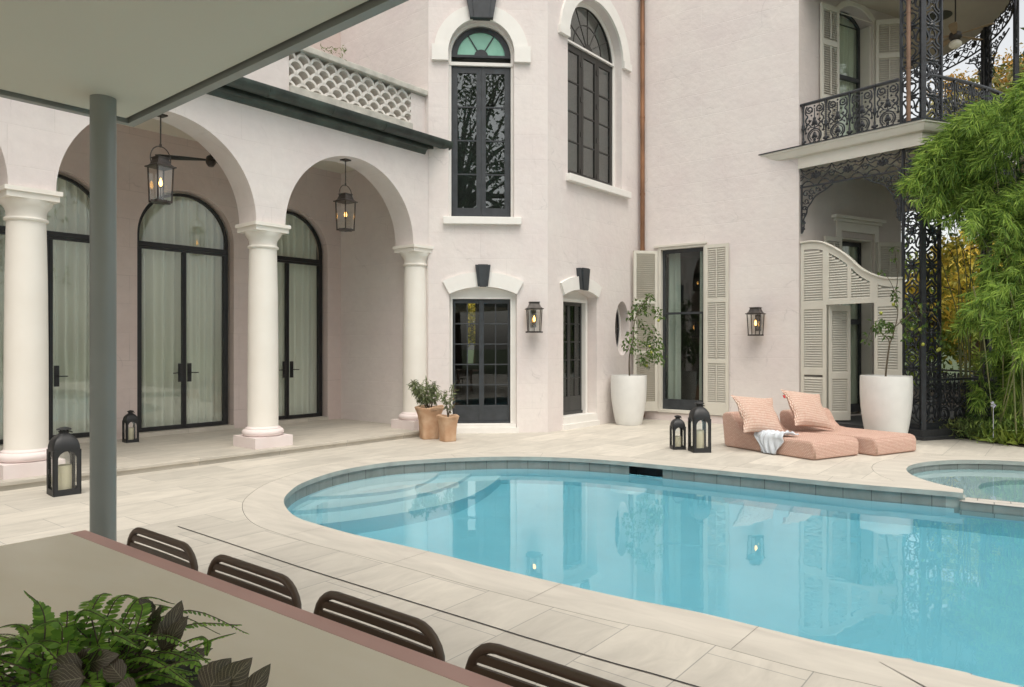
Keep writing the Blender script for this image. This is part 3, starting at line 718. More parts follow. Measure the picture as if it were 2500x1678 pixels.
CW_ = (.44,1.506,.17,3.735)
mb = MB(); mb.wall([(0,-.02),(3.366,-.02),(3.366,TOP),(0,TOP)], [[(CW_[0],CW_[2]),(CW_[0],CW_[3]),(CW_[1],CW_[3]),(CW_[1],CW_[2])]], 0, .34); part('garden_wall', mb, M_WALL, C)
mb = MB(); mb.box(0,3.36,-.018,-.001,0,.15); part('plinth', mb, M_PLINTH, C)
DU = (1.10,2.20,5.45,8.25); DL = (1.2,2.24,.17,3.80)
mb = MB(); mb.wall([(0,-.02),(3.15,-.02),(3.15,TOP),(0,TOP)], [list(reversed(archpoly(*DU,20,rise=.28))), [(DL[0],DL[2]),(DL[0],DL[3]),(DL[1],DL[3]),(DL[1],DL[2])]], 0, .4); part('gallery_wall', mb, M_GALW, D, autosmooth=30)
# rest of the shell: rear and inside walls, floors, roof
de = D.w(3.15,0)
shell = [de,(9.6,19.6),(10.2,24),(-4,30),F.w(-11,9)]
for i in range(len(shell)-1):
    mb = MB(); a, b = Vector(shell[i]), Vector(shell[i+1]); t = (b-a).normalized(); q = Vector((-t.y,t.x))*.3
    if i == 2: continue
    mb.prism_z([tuple(a),tuple(b),tuple(b+q),tuple(a+q)], -.02, TOP); part('rear_wall', mb, M_WALL)
mb = MB(); mb.box(3.2,3.5,2.4,7.6,0,TOP); part('inner_wall', mb, M_INT, F)
floorpoly = [A.w(.1,.36),A.w(2.15,.36),B.w(3.75,.36),C.w(3.28,.36),D.w(.2,.45),D.w(3,.45),(9.2,19),(9.8,23),(2,24.5),F.w(3.55,7.4),F.w(3.55,2)]
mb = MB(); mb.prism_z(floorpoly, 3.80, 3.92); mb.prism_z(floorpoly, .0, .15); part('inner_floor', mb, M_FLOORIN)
roofp = [F.w(-11.2,2.2),F.w(3.05,2.2),E_.w(2.65,-.2),A.w(2.28,-.25),B.w(3.12,-.25),C.w(3.4,-.25),D.w(3.3,-.2),(9.9,19.6),(10.4,24.2),(-4,30.3),F.w(-11.2,9.2)]
mb = MB(); mb.prism_z(roofp, TOP, TOP+.35); part('roof', mb, M_TRIM)
# garden-room partition seen through the french door, with a tall slit window to the garden behind
ray = Vector((1168-1250,1750)).normalized(); qv = Vector((ray.y,-ray.x)); ctr = ray*(17.6)
zz = lambda py: 1.6+(845-py)/1750*ctr.y
w0 = ctr+qv*((1143-1168)/1750*ctr.y); w1 = ctr+qv*((1157-1168)/1750*ctr.y)
Lf, Rt = ctr-qv*2.6, ctr+qv*4.5
wa, wb = ctr-qv*.265, ctr-qv*.075
IW = Fr(Lf.x, Lf.y, math.degrees(math.atan2(qv.y,qv.x)))
xa, xb = (wa-Lf).length, (wb-Lf).length
mb = MB(); mb.wall([(0,.15),(7.1,.15),(7.1,TOP),(0,TOP)], [[(xa,zz(888)),(xa,zz(735)),(xb,zz(735)),(xb,zz(888))]], 0, .2); part('inner_wall', mb, M_INT, IW)
mb = MB(); mb.prism_z([IW.w(7.101,0),(9.3,18.6),(9.3,18.9),IW.w(7.101,.25)], .15, TOP); part('inner_wall', mb, M_INT)

# ---- joinery helpers
def leafgrid(mb, x0, x1, z0, z1, y0, y1, cols, rows, st, bot, bar=.02, top=None):
    top = top or st
    mb.box(x0,x0+st,y0,y1,z0,z1); mb.box(x1-st,x1,y0,y1,z0,z1); mb.box(x0+st,x1-st,y0,y1,z0,z0+bot); mb.box(x0+st,x1-st,y0,y1,z1-top,z1)
    a, b, c, d = x0+st, x1-st, z0+bot, z1-top
    for i in range(1,cols): x = a+(b-a)*i/cols; mb.box(x-bar/2,x+bar/2,y0+.008,y1-.004,c,d)
    for j in range(1,rows): z = c+(d-c)*j/rows; mb.box(a,b,y0+.006,y1-.006,z-bar/2,z+bar/2)
    return a,b,c,d
def keystone(fr, parent, xc, wt, wb, zt, zb, th=.11):
    k = MB()
    k.prism_y([(xc-wb/2,zb),(xc+wb/2,zb),(xc+wt/2,zt),(xc-wt/2,zt)], -th+.02, .0)
    k.prism_y([(xc-wb*.32,zb-.012),(xc+wb*.32,zb-.012),(xc+wt*.32,zt+.006),(xc-wt*.32,zt+.006)], -th, -th+.022)
    obj('keystone', k, M_CHAR, parent, fr.M, bevel=.004)
def surround_round(fr, parent, xc, zs, ri, ro, th=.05, imp=None, name='arch_trim'):
    s = MB(); po = arc(xc,zs,ro,0,180,32); pi_ = arc(xc,zs,ri,180,0,32); s.prism_y(po+pi_, -th, 0)
    if imp:
        iw0, iw1, z0, z1 = imp
        for sg in (-1,1): s.box(xc+sg*iw0, xc+sg*iw1, -th-.02, .0, z0, z1)
    obj(name, s, M_TRIM, parent, fr.M, autosmooth=30)
def surround_seg(fr, parent, x0, x1, zs, rise, tipx, tipz, crown, th=.05):
    hw_ = (x1-x0)/2; xc = (x0+x1)/2; r = (hw_*hw_+rise*rise)/(2*rise); cz = zs+rise-r; a = math.degrees(math.asin(hw_/r))
    lo_ = arc(xc,cz,r,90-a,90+a,20)
    h2 = tipx; rs = crown-tipz; r2 = (h2*h2+rs*rs)/(2*rs); c2 = crown-r2; a2 = math.degrees(math.asin(h2/r2))
    hi_ = arc(xc,c2,r2,90-a2,90+a2,20)
    s = MB(); s.prism_y(lo_[::-1]+hi_ if False else hi_+lo_[::-1], -th, 0); obj('arch_trim', s, M_TRIM, parent, fr.M, autosmooth=30)
def sill(fr, parent, x0, x1, z0, z1, th=.09, m=None):
    s = MB(); s.box(x0,x1,-th,.10,z0,z1); obj('sill', s, m or M_TRIM, parent, fr.M, bevel=.008)
# ---- window A upper
y0, y1 = .17, .22
cx = (AW[0]+AW[1])/2
w = MB(); fo = archpoly(AW[0]+.05,AW[1]-.05,3.97,7.0,28)
xl, xr = AW[0]+.05, AW[1]-.05
w.box(xl,xl+.028,y0,y1,3.97,6.80); w.box(xr-.028,xr,y0,y1,3.97,6.80); w.box(xl+.028,xr-.028,y0,y1,6.775,6.80)
lv = []
for a,b in ((xl+.03,cx-.003),(cx+.003,xr-.03)):
    lv.append(leafgrid(w,a,b,3.975,6.77,y0-.008,y1-.01,1,4,.085,.19,.026,.10))
ro_ = (xr-xl)/2
w.wall(arc(cx,6.97,ro_,0,180,28), [list(reversed(arc(cx,7.0,ro_-.11,2,178,28)))], y0,y1)
for a in (58,122): w.tube([(cx+.09*math.cos(R(a)),y0+.02,6.99+.09*math.sin(R(a))),(cx+(ro_-.09)*math.cos(R(a)),y0+.02,6.99+(ro_-.09)*math.sin(R(a)))], .014, 4)
w.prism_y(arc(cx,6.99,.13,0,180,10), y0-.004, y1-.01)
win = part('window', w, M_CHAR, A, autosmooth=30)
p = MB()
for a,b,c,d in lv: p.box(a,b,y0+.012,y0+.017,c,d)
obj('pane', p, M_OLDGLASS, win, A.M)
p = MB(); p.prism_y(arc(cx,7.0,ro_-.10,1,179,28), y0+.03, y0+.04); obj('fanlight_pane', p, M_FAN, win, A.M)
t = MB(); t.box(AW[0]+.01,AW[1]-.01,y0-.05,y0+.03,6.80,6.86); t.wall(archpoly(AW[0],AW[1],3.965,7.0,28), [list(reversed(archpoly(AW[0]+.05,AW[1]-.05,3.966,6.999,28)))], y0-.03, y1+.02)
obj('window_frame', t, M_TRIM, win, A.M, autosmooth=30)
surround_round(A, win, cx, 7.0, .6025, .865, imp=(.6045,.905,6.82,7.11)); keystone(A, win, cx, .60, .42, 8.12, 7.58, .16); sill(A, win, .27, 1.70, 3.83, 3.964)
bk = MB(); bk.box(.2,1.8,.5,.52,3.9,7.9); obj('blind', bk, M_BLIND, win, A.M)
# ---- french door A
y0, y1 = .14, .19; cx = 1.0
d = MB(); lv = []
for a,b in ((.452,.974),(.978,1.50)): lv.append(leafgrid(d,a,b,.20,2.44,y0,y1,2,5,.035,.30,.022,.05))
d.box(.93,1.02,y0-.012,y0-.001,.20,2.44); d.box(.44,1.512,y0-.03,y1,.165,.198)
d.box(.442,1.51,y0,y1,2.441,2.47)
door = part('door', d, M_CHAR, A, bevel=.003)
p = MB()
for a,b,c,e in lv: p.box(a,b,y0+.02,y0+.024,c,e)
obj('pane', p, glassy('french_door_glass', (.8,.82,.8), 1.5), door, A.M)
t = MB(); t.wall(archpoly(AD[0],AD[1],.10,AD[3],16,rise=.135), [[(.44,.166),(.44,2.471),(1.512,2.471),(1.512,.166)]], y0-.04, y1+.03)
t.box(.36,1.66,-.03,.10,.0,.099); t.box(.39,1.61,-.004,.10,.10,.155)
for s in ((.415,.44),(1.512,1.545)): t.box(s[0],s[1],y0-.06,y0-.04,.166,2.50)
t.box(.415,1.545,y0-.061,y0-.04,2.472,2.51)
obj('door_frame', t, M_TRIM, door, A.M)
surround_seg(A, door, AD[0], AD[1], AD[3], .135, .74, 2.783, 2.958); keystone(A, door, .995, .28, .185, 3.085, 2.69, .12)
# ---- window B upper
y0, y1 = .19, .24; xl, xr = .72, 2.53; cx = (BW[0]+BW[1])/2
w = MB(); w.box(xl,xl+.06,y0,y1,4.92,7.56); w.box(xr-.03,xr,y0,y1,4.92,7.56); w.box(xl+.06,xr-.03,y0,y1,7.50,7.56)
lv = []; a0 = xl+.06; wd = (xr-.03-a0)/3
for i in range(3): lv.append(leafgrid(w,a0+wd*i+.004,a0+wd*(i+1)-.004,4.94,7.5,y0-.01,y1-.012,1,4,.075,.12,.024,.08))
for i in (0,1,2):
    for z in (5.05,5.8,6.5,7.2): w.box(a0+wd*i-.03,a0+wd*i+.03,y0-.025,y0-.011,z,z+.10)
ro_ = (xr-xl)/2
w.wall(arc(cx,7.60,ro_,0,180,28), [list(reversed(arc(cx,7.62,ro_-.06,1,179,28)))], y0,y1)
for a in (30,60,90,120,150): w.tube([(cx+.1*math.cos(R(a)),y0+.02,7.62+.1*math.sin(R(a))),(cx+(ro_-.04)*math.cos(R(a)),y0+.02,7.62+(ro_-.04)*math.sin(R(a)))], .011, 4)
w.tube([(x,y0+.02,z) for x,z in arc(cx,7.62,.5,2,178,20)], .012, 4); w.prism_y(arc(cx,7.605,.14,0,180,10), y0-.004, y1-.01)
win = part('window', w, mat('bronze_paint', (.028,.027,.024), .45, var=.1), B, autosmooth=30)
p = MB()
for a,b,c,d_ in lv: p.box(a,b,y0+.012,y0+.017,c,d_)
p.prism_y(arc(cx,7.62,ro_-.06,1,179,28), y0+.02, y0+.025)
obj('pane', p, M_OLDGLASS, win, B.M)
t = MB(); t.box(xl-.02,xr+.02,y0-.05,y0+.02,7.561,7.60); t.wall(archpoly(BW[0],BW[1],4.9,7.56,28), [list(reversed(archpoly(xl,xr,4.902,7.561,28)))], y0-.02, y1+.02); obj('window_frame', t, M_TRIM, win, B.M, autosmooth=30)
surround_round(B, win, cx, 7.56, .987, 1.27, imp=(.989,1.30,7.51,7.66)); sill(B, win, .569, 2.83, 4.76, 4.899, .11)
bk = MB(); bk.box(.66,2.6,.275,.285,4.9,8.5); obj('blind', bk, mat('grey_blind', (.24,.24,.22), .9), win, B.M)
# ---- narrow door B
y0, y1 = .26, .31
d = MB(); lv = []
for a,b in ((.60,1.04),(1.044,1.485)): lv.append(leafgrid(d,a,b,.30,2.46,y0,y1,2,5,.04,.30,.02,.06))
d.box(.59,1.495,y0-.02,y1,.24,.299)
door = part('door', d, mat('dark_bronze', (.045,.045,.043), .45, var=.1), B, bevel=.003)
p = MB()
for a,b,c,e in lv: p.box(a,b,y0+.02,y0+.024,c,e)
obj('pane', p, M_TINTGLASS, door, B.M)
t = MB(); t.wall(archpoly(BD[0],BD[1],.24,BD[3],16,rise=.12), [[(.59,.241),(.59,2.47),(1.495,2.47),(1.495,.241)]], y0-.03, y1+.02)
t.box(1.495,1.56,y0-.09,y0-.031,.241,2.53); t.box(.585,1.56,y0-.0905,y0-.031,2.47,2.531)
t.box(BD[0],BD[1],-.02,.28,.09,.239); t.box(BD[0]-.04,BD[1]+.04,-.05,.0,-.01,.10)
obj('door_frame', t, M_TRIM, door, B.M)
surround_seg(B, door, BD[0], BD[1], BD[3], .12, .70, 2.79, 2.96); keystone(B, door, 1.09, .345, .235, 3.12, 2.70, .12)
bk = MB(); bk.box(.3,1.8,.55,.57,.2,2.9); obj('blind', bk, mat('pale_blind', (.45,.45,.42), .9), door, B.M)
# ---- oval window
t = MB(); ol = lambda k: [(OV[0]+(OV[2]-k)*math.cos(2*math.pi*i/40), OV[1]+(OV[3]-k)*math.sin(2*math.pi*i/40)) for i in range(40)]
t.wall(ol(.0), [list(reversed(ol(.055)))], .2, .26)
win = part('oval_window', t, M_TRIM, B, autosmooth=30)
t = MB(); t.wall(ol(.055), [list(reversed(ol(.085)))], .215, .25); t.box(OV[0]-.23,OV[0]+.23,.22,.245,OV[1]-.012,OV[1]+.012); t.box(OV[0]-.012,OV[0]+.012,.221,.244,OV[1]-.5,OV[1]+.5); obj('sash', t, M_CHAR, win, B.M, autosmooth=30)
p = MB(); p.prism_y(ol(.08), .228, .233); obj('pane', p, M_TINTGLASS, win, B.M)
# ---- garden window C with shutters
y0, y1 = .08, .13
w = MB(); w.box(.506,.56,y0,y1+.03,.231,3.68); w.box(1.41,1.462,y0,y1+.03,.231,3.68); w.box(.56,1.41,y0,y1,3.60,3.68); w.box(.56,1.41,y0,y1+.03,.231,.45); w.box(.56,1.41,y0-.012,y1+.03,2.28,2.325)
w.box(.56,.592,y0+.03,y1+.03,.45,2.28); w.box(1.378,1.41,y0+.03,y1+.03,.45,2.28)
win = part('sash_window', w, M_CHAR, C, bevel=.003)
p = MB(); p.box(.56,1.41,y0+.02,y0+.024,.45,3.60); obj('pane', p, glassy('garden_window_glass', (.78,.82,.8), 1.5), win, C.M)
t = MB()
t.box(.442,.506,-.02,y1+.05,.17,3.733); t.box(1.462,1.504,-.02,y1+.05,.17,3.733); t.box(.506,1.462,-.019,y1+.05,3.68,3.733)
t.box(.352,1.54,-.05,-.0,3.735,3.775); t.box(.44,1.506,-.06,y1+.05,.171,.229)
obj('window_frame', t, M_CREAM, win, C.M)
def shutter(wd, z0, z1, rails, parent=HOUSE, M=None, rod=True, name='shutter', top_arc=0, slats_open=1):
    s = MB(); y0, y1 = -.02, .02; st = .062
    s.box(-.0,st,y0,y1,z0,z1); s.box(wd-st,wd,y0,y1,z0,z1)
    for a,b in rails: s.box(st,wd-st,y0+.001,y1-.001,a,b)
    zs = sorted(rails)
    for k in range(len(zs)-1):
        a, b = zs[k][1], zs[k+1][0]; n_ = max(2,int((b-a)/.044)); pz = (b-a)/n_
        for j in range(n_):
            z = a+pz*(j+.5)
            s.add([(st,-.019,z-.019),(wd-st,-.019,z-.019),(wd-st,.014,z+.019),(st,.014,z+.019),(st,-.015,z-.022),(wd-st,-.015,z-.022),(wd-st,.018,z+.016),(st,.018,z+.016)],
                  [(0,1,2,3),(7,6,5,4),(0,4,5,1),(3,2,6,7),(0,3,7,4),(1,5,6,2)])
        if rod: s.box(wd/2-.009,wd/2+.009,-.036,-.020,a+.03,b-.02)
    return obj(name, s, M_LOUV, parent, M)
rl = [(.174,.42),(1.24,1.32),(2.50,2.58),(3.63,3.70)]
shutter(.50, .174, 3.70, rl, M=C.at(1.508,-.045))
shutter(.54, .19, 3.66, [(.19,.40),(1.42,1.50),(2.52,2.60),(3.60,3.66)], M=C.at(.437,-.04) @ Matrix.Rotation(R(180+36+9),4,'Z') @ Matrix.Translation((0,0,0)) )
# downspout
c = MB(); q = Vector(C.w(.10,-.075))
c.tube([(q.x,q.y,.05),(q.x,q.y,2.0),(q.x,q.y,4.5),(q.x,q.y,7),(q.x,q.y,10.5)], .05, 14)
for z in (1.2,3.1,4.9,6.6,8.2,9.6): c.tube([(q.x,q.y,z),(q.x,q.y,z+.05)], .056, 14)
part('downspout', c, M_COPPER, autosmooth=40)
# ---- windows on the gallery wall D
for nm,(a,b,z0,z1,rise) in (('up',(*DU,.28)),('low',(*DL,None))):
    y0, y1 = .24, .29; w = MB()
    hz = z1 if rise is None else z1+.02
    w.box(a+.06,a+.12,y0,y1,z0+.05,hz); w.box(b-.12,b-.06,y0,y1,z0+.05,hz); w.box(a+.12,b-.12,y0,y1,z0+.05,z0+.22)
    if rise: w.wall(archpoly(a+.06,b-.06,hz-.02,hz,16,rise=.24), [list(reversed(archpoly(a+.12,b-.12,hz-.019,hz,16,rise=.19)))], y0,y1); w.box(a+.12,b-.12,y0-.015,y1,7.12,7.20)
    else: w.box(a+.12,b-.12,y0,y1,z1-.12,z1-.04); w.box(a+.12,b-.12,y0-.01,y1,2.05,2.16)
    win = part('sash_window' if rise else 'door', w, M_CHAR, D)
    p = MB(); p.prism_y(archpoly(a+.08,b-.08,z0+.1,z1-.05,16,rise=.2) if rise else [(a+.1,z0+.2),(b-.1,z0+.2),(b-.1,z1-.1),(a+.1,z1-.1)], y0+.02,y0+.025); obj('pane', p, glassy('gallery_glass_'+nm, (.9,.94,.9), 1.5), win, D.M)
    t = MB()
    for xa,xb in ((a,a+.06),(b-.06,b)): t.box(xa,xb,.02,y1+.03,z0,z1-.001); 
    for xa,xb in ((a-.13,a),(b,b+.13)): t.box(xa,xb,-.03,-.0,z0,z1+(.05 if rise else .12))
    if rise:
        t.wall(archpoly(a-.13,b+.13,z1+.05,z1+.051,16,rise=.34), [list(reversed(archpoly(a,b,z1+.052,z1+.053,16,rise=.22)))], -.03, 0)
    else:
        t.box(a-.13,b+.13,-.03,0,z1+.12,z1+.30); t.box(a-.2,b+.2,-.06,0,z1+.30,z1+.36); t.box(a-.26,b+.26,-.11,0,z1+.36,z1+.42); t.box(a,b,.02,y1+.03,z1-.03,z1+.0)
    obj('window_frame', t, M_CREAM, win, D.M)
    if rise:
        for s_,xh in ((-1,a-.02),(1,b+.02)):
            sh = shutter(.52, z0+.02, z1+.10, [(z0+.02,z0+.2),(6.45,6.55),(7.55,7.65),(z1+.0,z1+.10)], M=(D.at(xh-.52,-.055) if s_ < 0 else D.at(xh,-.06,0,-38)))
    else:
        shutter(.50, z0, z1-.03, [(z0,z0+.2),(1.5,1.6),(2.75,2.85),(z1-.12,z1-.03)], M=D.at(a-.54,-.055,0,0))
        shutter(.50, z0, z1-.05, [(z0,z0+.2),(1.5,1.6),(2.75,2.85),(z1-.14,z1-.05)], M=D.at(b+.03,-.06,0,-32))
# ------------------------------------------------------------------ iron gallery
SP = [(6.97,12.2),(7.8,12.5),(8.5,12.85),(9.15,13.25),(9.6,13.65),(9.95,14.15),(10.2,14.7),(10.4,15.4),(10.5,16.2),(10.45,17.0),(10.3,17.8),(9.7,18.9)]
Sside = [(p.x,p.y) for p in smoothpath([Vector((*q,0)) for q in SP], 4)]
c0 = (5.55,13.87)
slabp = [c0]+Sside+[(9.35,18.9)]+[D.w(3.1,.1)]
def off_out(p, d): return offset(p, d)
if area(slabp) < 0: slabp.reverse()
bal = MB(); bal.prism_z(slabp, 5.03, 5.40)
BAL = part('balcony', bal, M_CREAM)
def strip(mb, path, prof):      # sweep a profile (outward d, z) along an open path
    n_ = len(prof); P = [Vector(q) for q in path]; m_ = len(P); vs = []
    for i in range(m_):
        t1 = (P[i]-P[i-1]).normalized() if i > 0 else (P[1]-P[0]).normalized(); t2 = (P[i+1]-P[i]).normalized() if i < m_-1 else t1
        t = (t1+t2).normalized(); q = Vector((t.y,-t.x)); k = 1/max(.5,q.dot(Vector((t1.y,-t1.x))))
        vs += [(P[i].x+q.x*d*k, P[i].y+q.y*d*k, z) for d,z in prof]
    fs = []
    for i in range(m_-1):
        for j in range(n_): fs.append((i*n_+j, i*n_+(j+1)%n_, (i+1)*n_+(j+1)%n_, (i+1)*n_+j))
    fs += [tuple(range(n_)), tuple(range(m_*n_-1,(m_-1)*n_-1,-1))]
    mb.add(vs, fs)
path = [c0]+Sside
cor = MB(); path2 = [C.w(2.62,-.0)]+[c0]+Sside
pc = [C.w(2.58,-.03),C.w(3.34,-.03)]+Sside
strip(cor, [G.w(-.75,0)]+Sside, [(.0,5.235),(.05,5.24),(.10,5.25),(.135,5.31),(.15,5.36),(.17,5.375),(.17,5.405),(.0,5.405)])
obj('cornice', cor, M_CREAM, BAL, Matrix(), autosmooth=30)
fa = MB(); strip(fa, [c0]+Sside, [(.0,5.02),(.03,5.02),(.03,5.235),(.0,5.235)]); obj('fascia', fa, M_CREAM, BAL, Matrix())
dk = MB(); strip(dk, [G.w(-.75,0)]+Sside, [(-.05,5.406),(.185,5.406),(.185,5.425),(-.05,5.425)]); obj('deck_edge', dk, M_IRON, BAL, Matrix())
cp = MB(); cp.prism_z(slabp, 8.6, 8.75); gceil = part('gallery_ceiling', cp, mat('gallery_ceiling_paint', (.42,.38,.31), .8, var=.03))
v = MB(); v.lathe([(.25,8.585),(.25,8.6)], 24, 9.05, 15.2); obj('ceiling_vent', v, M_CHAR, gceil, Matrix())
gf = MB(); gf.prism_z(slabp, -.01, .17); strip(gf, [c0]+Sside, [(0,0),(.10,0),(.10,.05),(.04,.06),(.04,.17),(0,.17)]); part('gallery_floor', gf, M_DARKW)
TBK = 1.2
# lace patterns (local x along the rail, z up)
def tb(mb, pts, r=.011, n=4): mb.tube([(x,0,z) for x,z in pts], r*TBK, n)
def spir(cx, cz, r0, r1, a0, a1, n=16): return [(cx+(r0+(r1-r0)*i/n)*math.cos(R(a0+(a1-a0)*i/n)), cz+(r0+(r1-r0)*i/n)*math.sin(R(a0+(a1-a0)*i/n))) for i in range(n+1)]
def sm2(P, k=5): return [(p.x,p.y) for p in smoothpath([Vector((a,b,0)) for a,b in P], k)]
def railing_mesh():
    mb = MB()
    for s in (-1,1):
        tb(mb, [(s*x,z) for x,z in spir(.095,.645,.08,.018,60,-500,22)], .0125)
        tb(mb, [(s*x,z) for x,z in sm2([(.165,.66),(.17,.58),(.13,.52),(.165,.47),(.16,.41),(.10,.36),(.06,.31)])], .012)
        tb(mb, [(s*x,z) for x,z in sm2([(.06,.44),(.10,.40),(.15,.34),(.17,.27),(.16,.20)])], .010)
        tb(mb, [(s*x,z) for x,z in sm2([(.02,.30),(.09,.31),(.13,.27)])], .009)
        for x,z,r in ((.15,.37,.022),(.17,.31,.02),(.165,.22,.026),(.10,.44,.022),(.06,.53,.02),(.18,.06,.026),(.14,.50,.018),(.12,.29,.018),(.045,.60,.016)): mb.ball((s*x,0,z), (r,r*.7,r), 6, 4)
    tb(mb, [(0,.27),(0,.66)], .008)
    tb(mb, arc(0,.145,.125,-50,230,18), .013); tb(mb, arc(0,.145,.092,-60,240,16), .009)
    for x,z,r in ((0,.40,.05),(0,.46,.035),(.035,.36,.03),(-.035,.36,.03),(0,.15,.045),(.03,.12,.03),(-.03,.12,.03),(0,.19,.028),(0,.07,.03),(0,.29,.025),(0,.70,.02)): mb.ball((x,0,z), (r,r*.6,r), 6, 4)
    tb(mb, sm2([(-.10,.04),(-.04,.015),(0,.04),(.04,.015),(.10,.04)]), .010)
    return mb.mesh('railing_panel', M_IRON)
def baluster_mesh():
    mb = MB(); mb.lathe([(.028,0),(.03,.06),(.018,.09),(.022,.12),(.014,.16),(.013,.24),(.026,.28),(.036,.31),(.026,.335),(.034,.36),(.018,.40),(.014,.46),(.013,.60),(.020,.66),(.017,.68),(.027,.72),(.032,.76)], 8)
    return mb.mesh('baluster', M_IRON, True)
def lace_mesh(w=.30, h=.62):
    global TBK; TBK = 1.55
    mb = MB(); a = w/2-.012
    for s in (-1,1):
        tb(mb, [(s*x,z) for x,z in sm2([(a,.0),(a*.98,.05),(a*.62,.09),(a*.5,.15),(a*.72,.24),(a*.95,.30),(a*.6,.335),(a*.2,.35)])], .012)
        tb(mb, [(s*x,z) for x,z in sm2([(.0,.10),(a*.25,.06),(a*.55,.02),(a*.9,-.01)])], .010)
        tb(mb, [(s*x,z) for x,z in sm2([(a*.2,.42),(a*.55,.46),(a*.92,.50),(a*.98,.56),(a,.62)])], .011)
        tb(mb, [(s*x,z) for x,z in sm2([(.0,.62),(a*.35,.60),(a*.55,.55),(a*.4,.50),(.02,.47)])], .010)
        tb(mb, [(s*x,z) for x,z in sm2([(.0,.20),(a*.2,.16),(a*.38,.20),(a*.3,.28),(.0,.33)])], .009)
        for x,z,r in ((a*.52,.13,.018),(a*.9,.31,.02),(a*.5,.385,.03),(a*.78,.40,.022),(a*.35,.34,.024),(a*.95,.02,.018),(a*.55,.555,.016),(a*.3,.43,.022)): mb.ball((s*x,0,z), (r,r*.8,r), 6, 4)
    for x,z,r in ((0,.385,.042),(0,.33,.028),(0,.44,.03),(0,.20,.02),(0,.09,.022),(0,.62,.018)): mb.ball((x,0,z), (r*1.25,r,r*1.2), 6, 4)
    TBK = 1.25
    return mb.mesh('lace_panel', M_IRON)
def frieze_mesh(w=.60, h=.34):
    mb = MB()
    for s in (-1,1):
        tb(mb, [(s*x,z) for x,z in sm2([(0,.33),(.06,.29),(.13,.30),(.20,.27),(.27,.31),(.30,.34)])], .010)
        tb(mb, [(s*x,z) for x,z in sm2([(.30,.17),(.24,.19),(.18,.15),(.12,.12),(.06,.16)])], .010)
        tb(mb, [(s*x,z) for x,z in sm2([(.04,.0),(.09,.06),(.17,.09),(.24,.05),(.28,.0)])], .010)
        tb(mb, [(s*x,z) for x,z in sm2([(.06,.20),(.12,.24),(.19,.21),(.25,.25),(.28,.31)])], .009)
        tb(mb, [(s*x,z) for x,z in arc(.30,.17,.05,90,270,8)], .009)
        for x,z,r in ((.13,.29,.022),(.24,.19,.022),(.07,.18,.03),(.05,.22,.025),(.17,.09,.02),(.27,.30,.02),(.29,.03,.02)): mb.ball((s*x,0,z), (r,r*.7,r), 6, 4)
    for x,z,r in ((0,.19,.04),(0,.14,.03),(0,.25,.026),(.04,.15,.024),(-.04,.15,.024)): mb.ball((x,0,z), (r,r*.7,r), 6, 4)
    return mb.mesh('lace_frieze', M_IRON)
def bracket_mesh(flip=1):
    mb = MB(); q = lambda L: [(flip*x,z) for x,z in L]
    tb(mb, q([(.015,0),(.015,-.88)]), .014); tb(mb, q(sm2([(.03,-.86),(.06,-.74),(.05,-.62),(.11,-.50),(.13,-.40),(.20,-.31),(.26,-.22),(.35,-.16),(.45,-.12),(.55,-.06),(.62,-.02)])), .012)
    for cx,cz,r,a in ((.10,-.12,.075,0),(.22,-.10,.06,90),(.10,-.27,.06,180),(.20,-.21,.05,40),(.34,-.07,.05,120),(.07,-.40,.045,10),(.45,-.05,.04,60),(.055,-.52,.035,0),(.05,-.66,.035,90),(.04,-.78,.03,200)):
        tb(mb, q(spir(cx,cz,r,.015,a,a+420,14)), .010); mb.ball((flip*(cx+r*.8),0,cz-r*.6), (.02,.014,.02), 6, 4)
    return mb.mesh('bracket', M_IRON)
RM, BM, LM, FM = railing_mesh(), baluster_mesh(), lace_mesh(), frieze_mesh()
BRL, BRR = bracket_mesh(1), bracket_mesh(-1)
def scaleM(sx=1, sy=1, sz=1): return Matrix.Diagonal((sx,sy,sz,1))
gdir = G.deg
# front railing along G from s=.0 to 1.76
railz = 5.44
hr = MB(); strip(hr, [G.w(-.01,.06),G.w(1.80,.06)], [(-.03,6.235),(.03,6.235),(.035,6.26),(.02,6.285),(-.02,6.285),(-.035,6.26)]); strip(hr, [G.w(-.01,.06),G.w(1.80,.06)], [(-.022,5.455),(.022,5.455),(.022,5.475),(-.022,5.475)])
i0 = 2
sidep = [Vector(q) for q in Sside]
rail_side = [(v_.x,v_.y) for v_ in sidep[1:]]
rs_ = offset(Sside, .0)
strip(hr, [tuple(v_) for v_ in sidep], [(-.09,6.235),(-.03,6.235),(-.025,6.26),(-.04,6.285),(-.08,6.285),(-.095,6.26)]); strip(hr, [tuple(v_) for v_ in sidep], [(-.082,5.455),(-.038,5.455),(-.038,5.475),(-.082,5.475)])
obj('handrail', hr, M_IRON, BAL, Matrix(), autosmooth=40)
for i in range(4):
    obj('baluster', BM, None, BAL, G.at(.06+.445*i,.06,5.475))
    obj('railing_panel', RM, None, BAL, G.at(.06+.445*(i+.5),.06,5.475) @ scaleM(1.03,1,1.02))
def along_path(P, step, start, end):
    P = [Vector(q) for q in P]; L = [0]
    for i in range(1,len(P)): L.append(L[-1]+(P[i]-P[i-1]).length)
    s = start; out = []
    while s < min(end, L[-1]):
        k = max(i for i in range(len(L)) if L[i] <= s); k = min(k, len(P)-2)
        t = (P[k+1]-P[k]).normalized(); p = P[k]+t*(s-L[k]); out.append((p, math.degrees(math.atan2(t.y,t.x)))); s += step
    return out
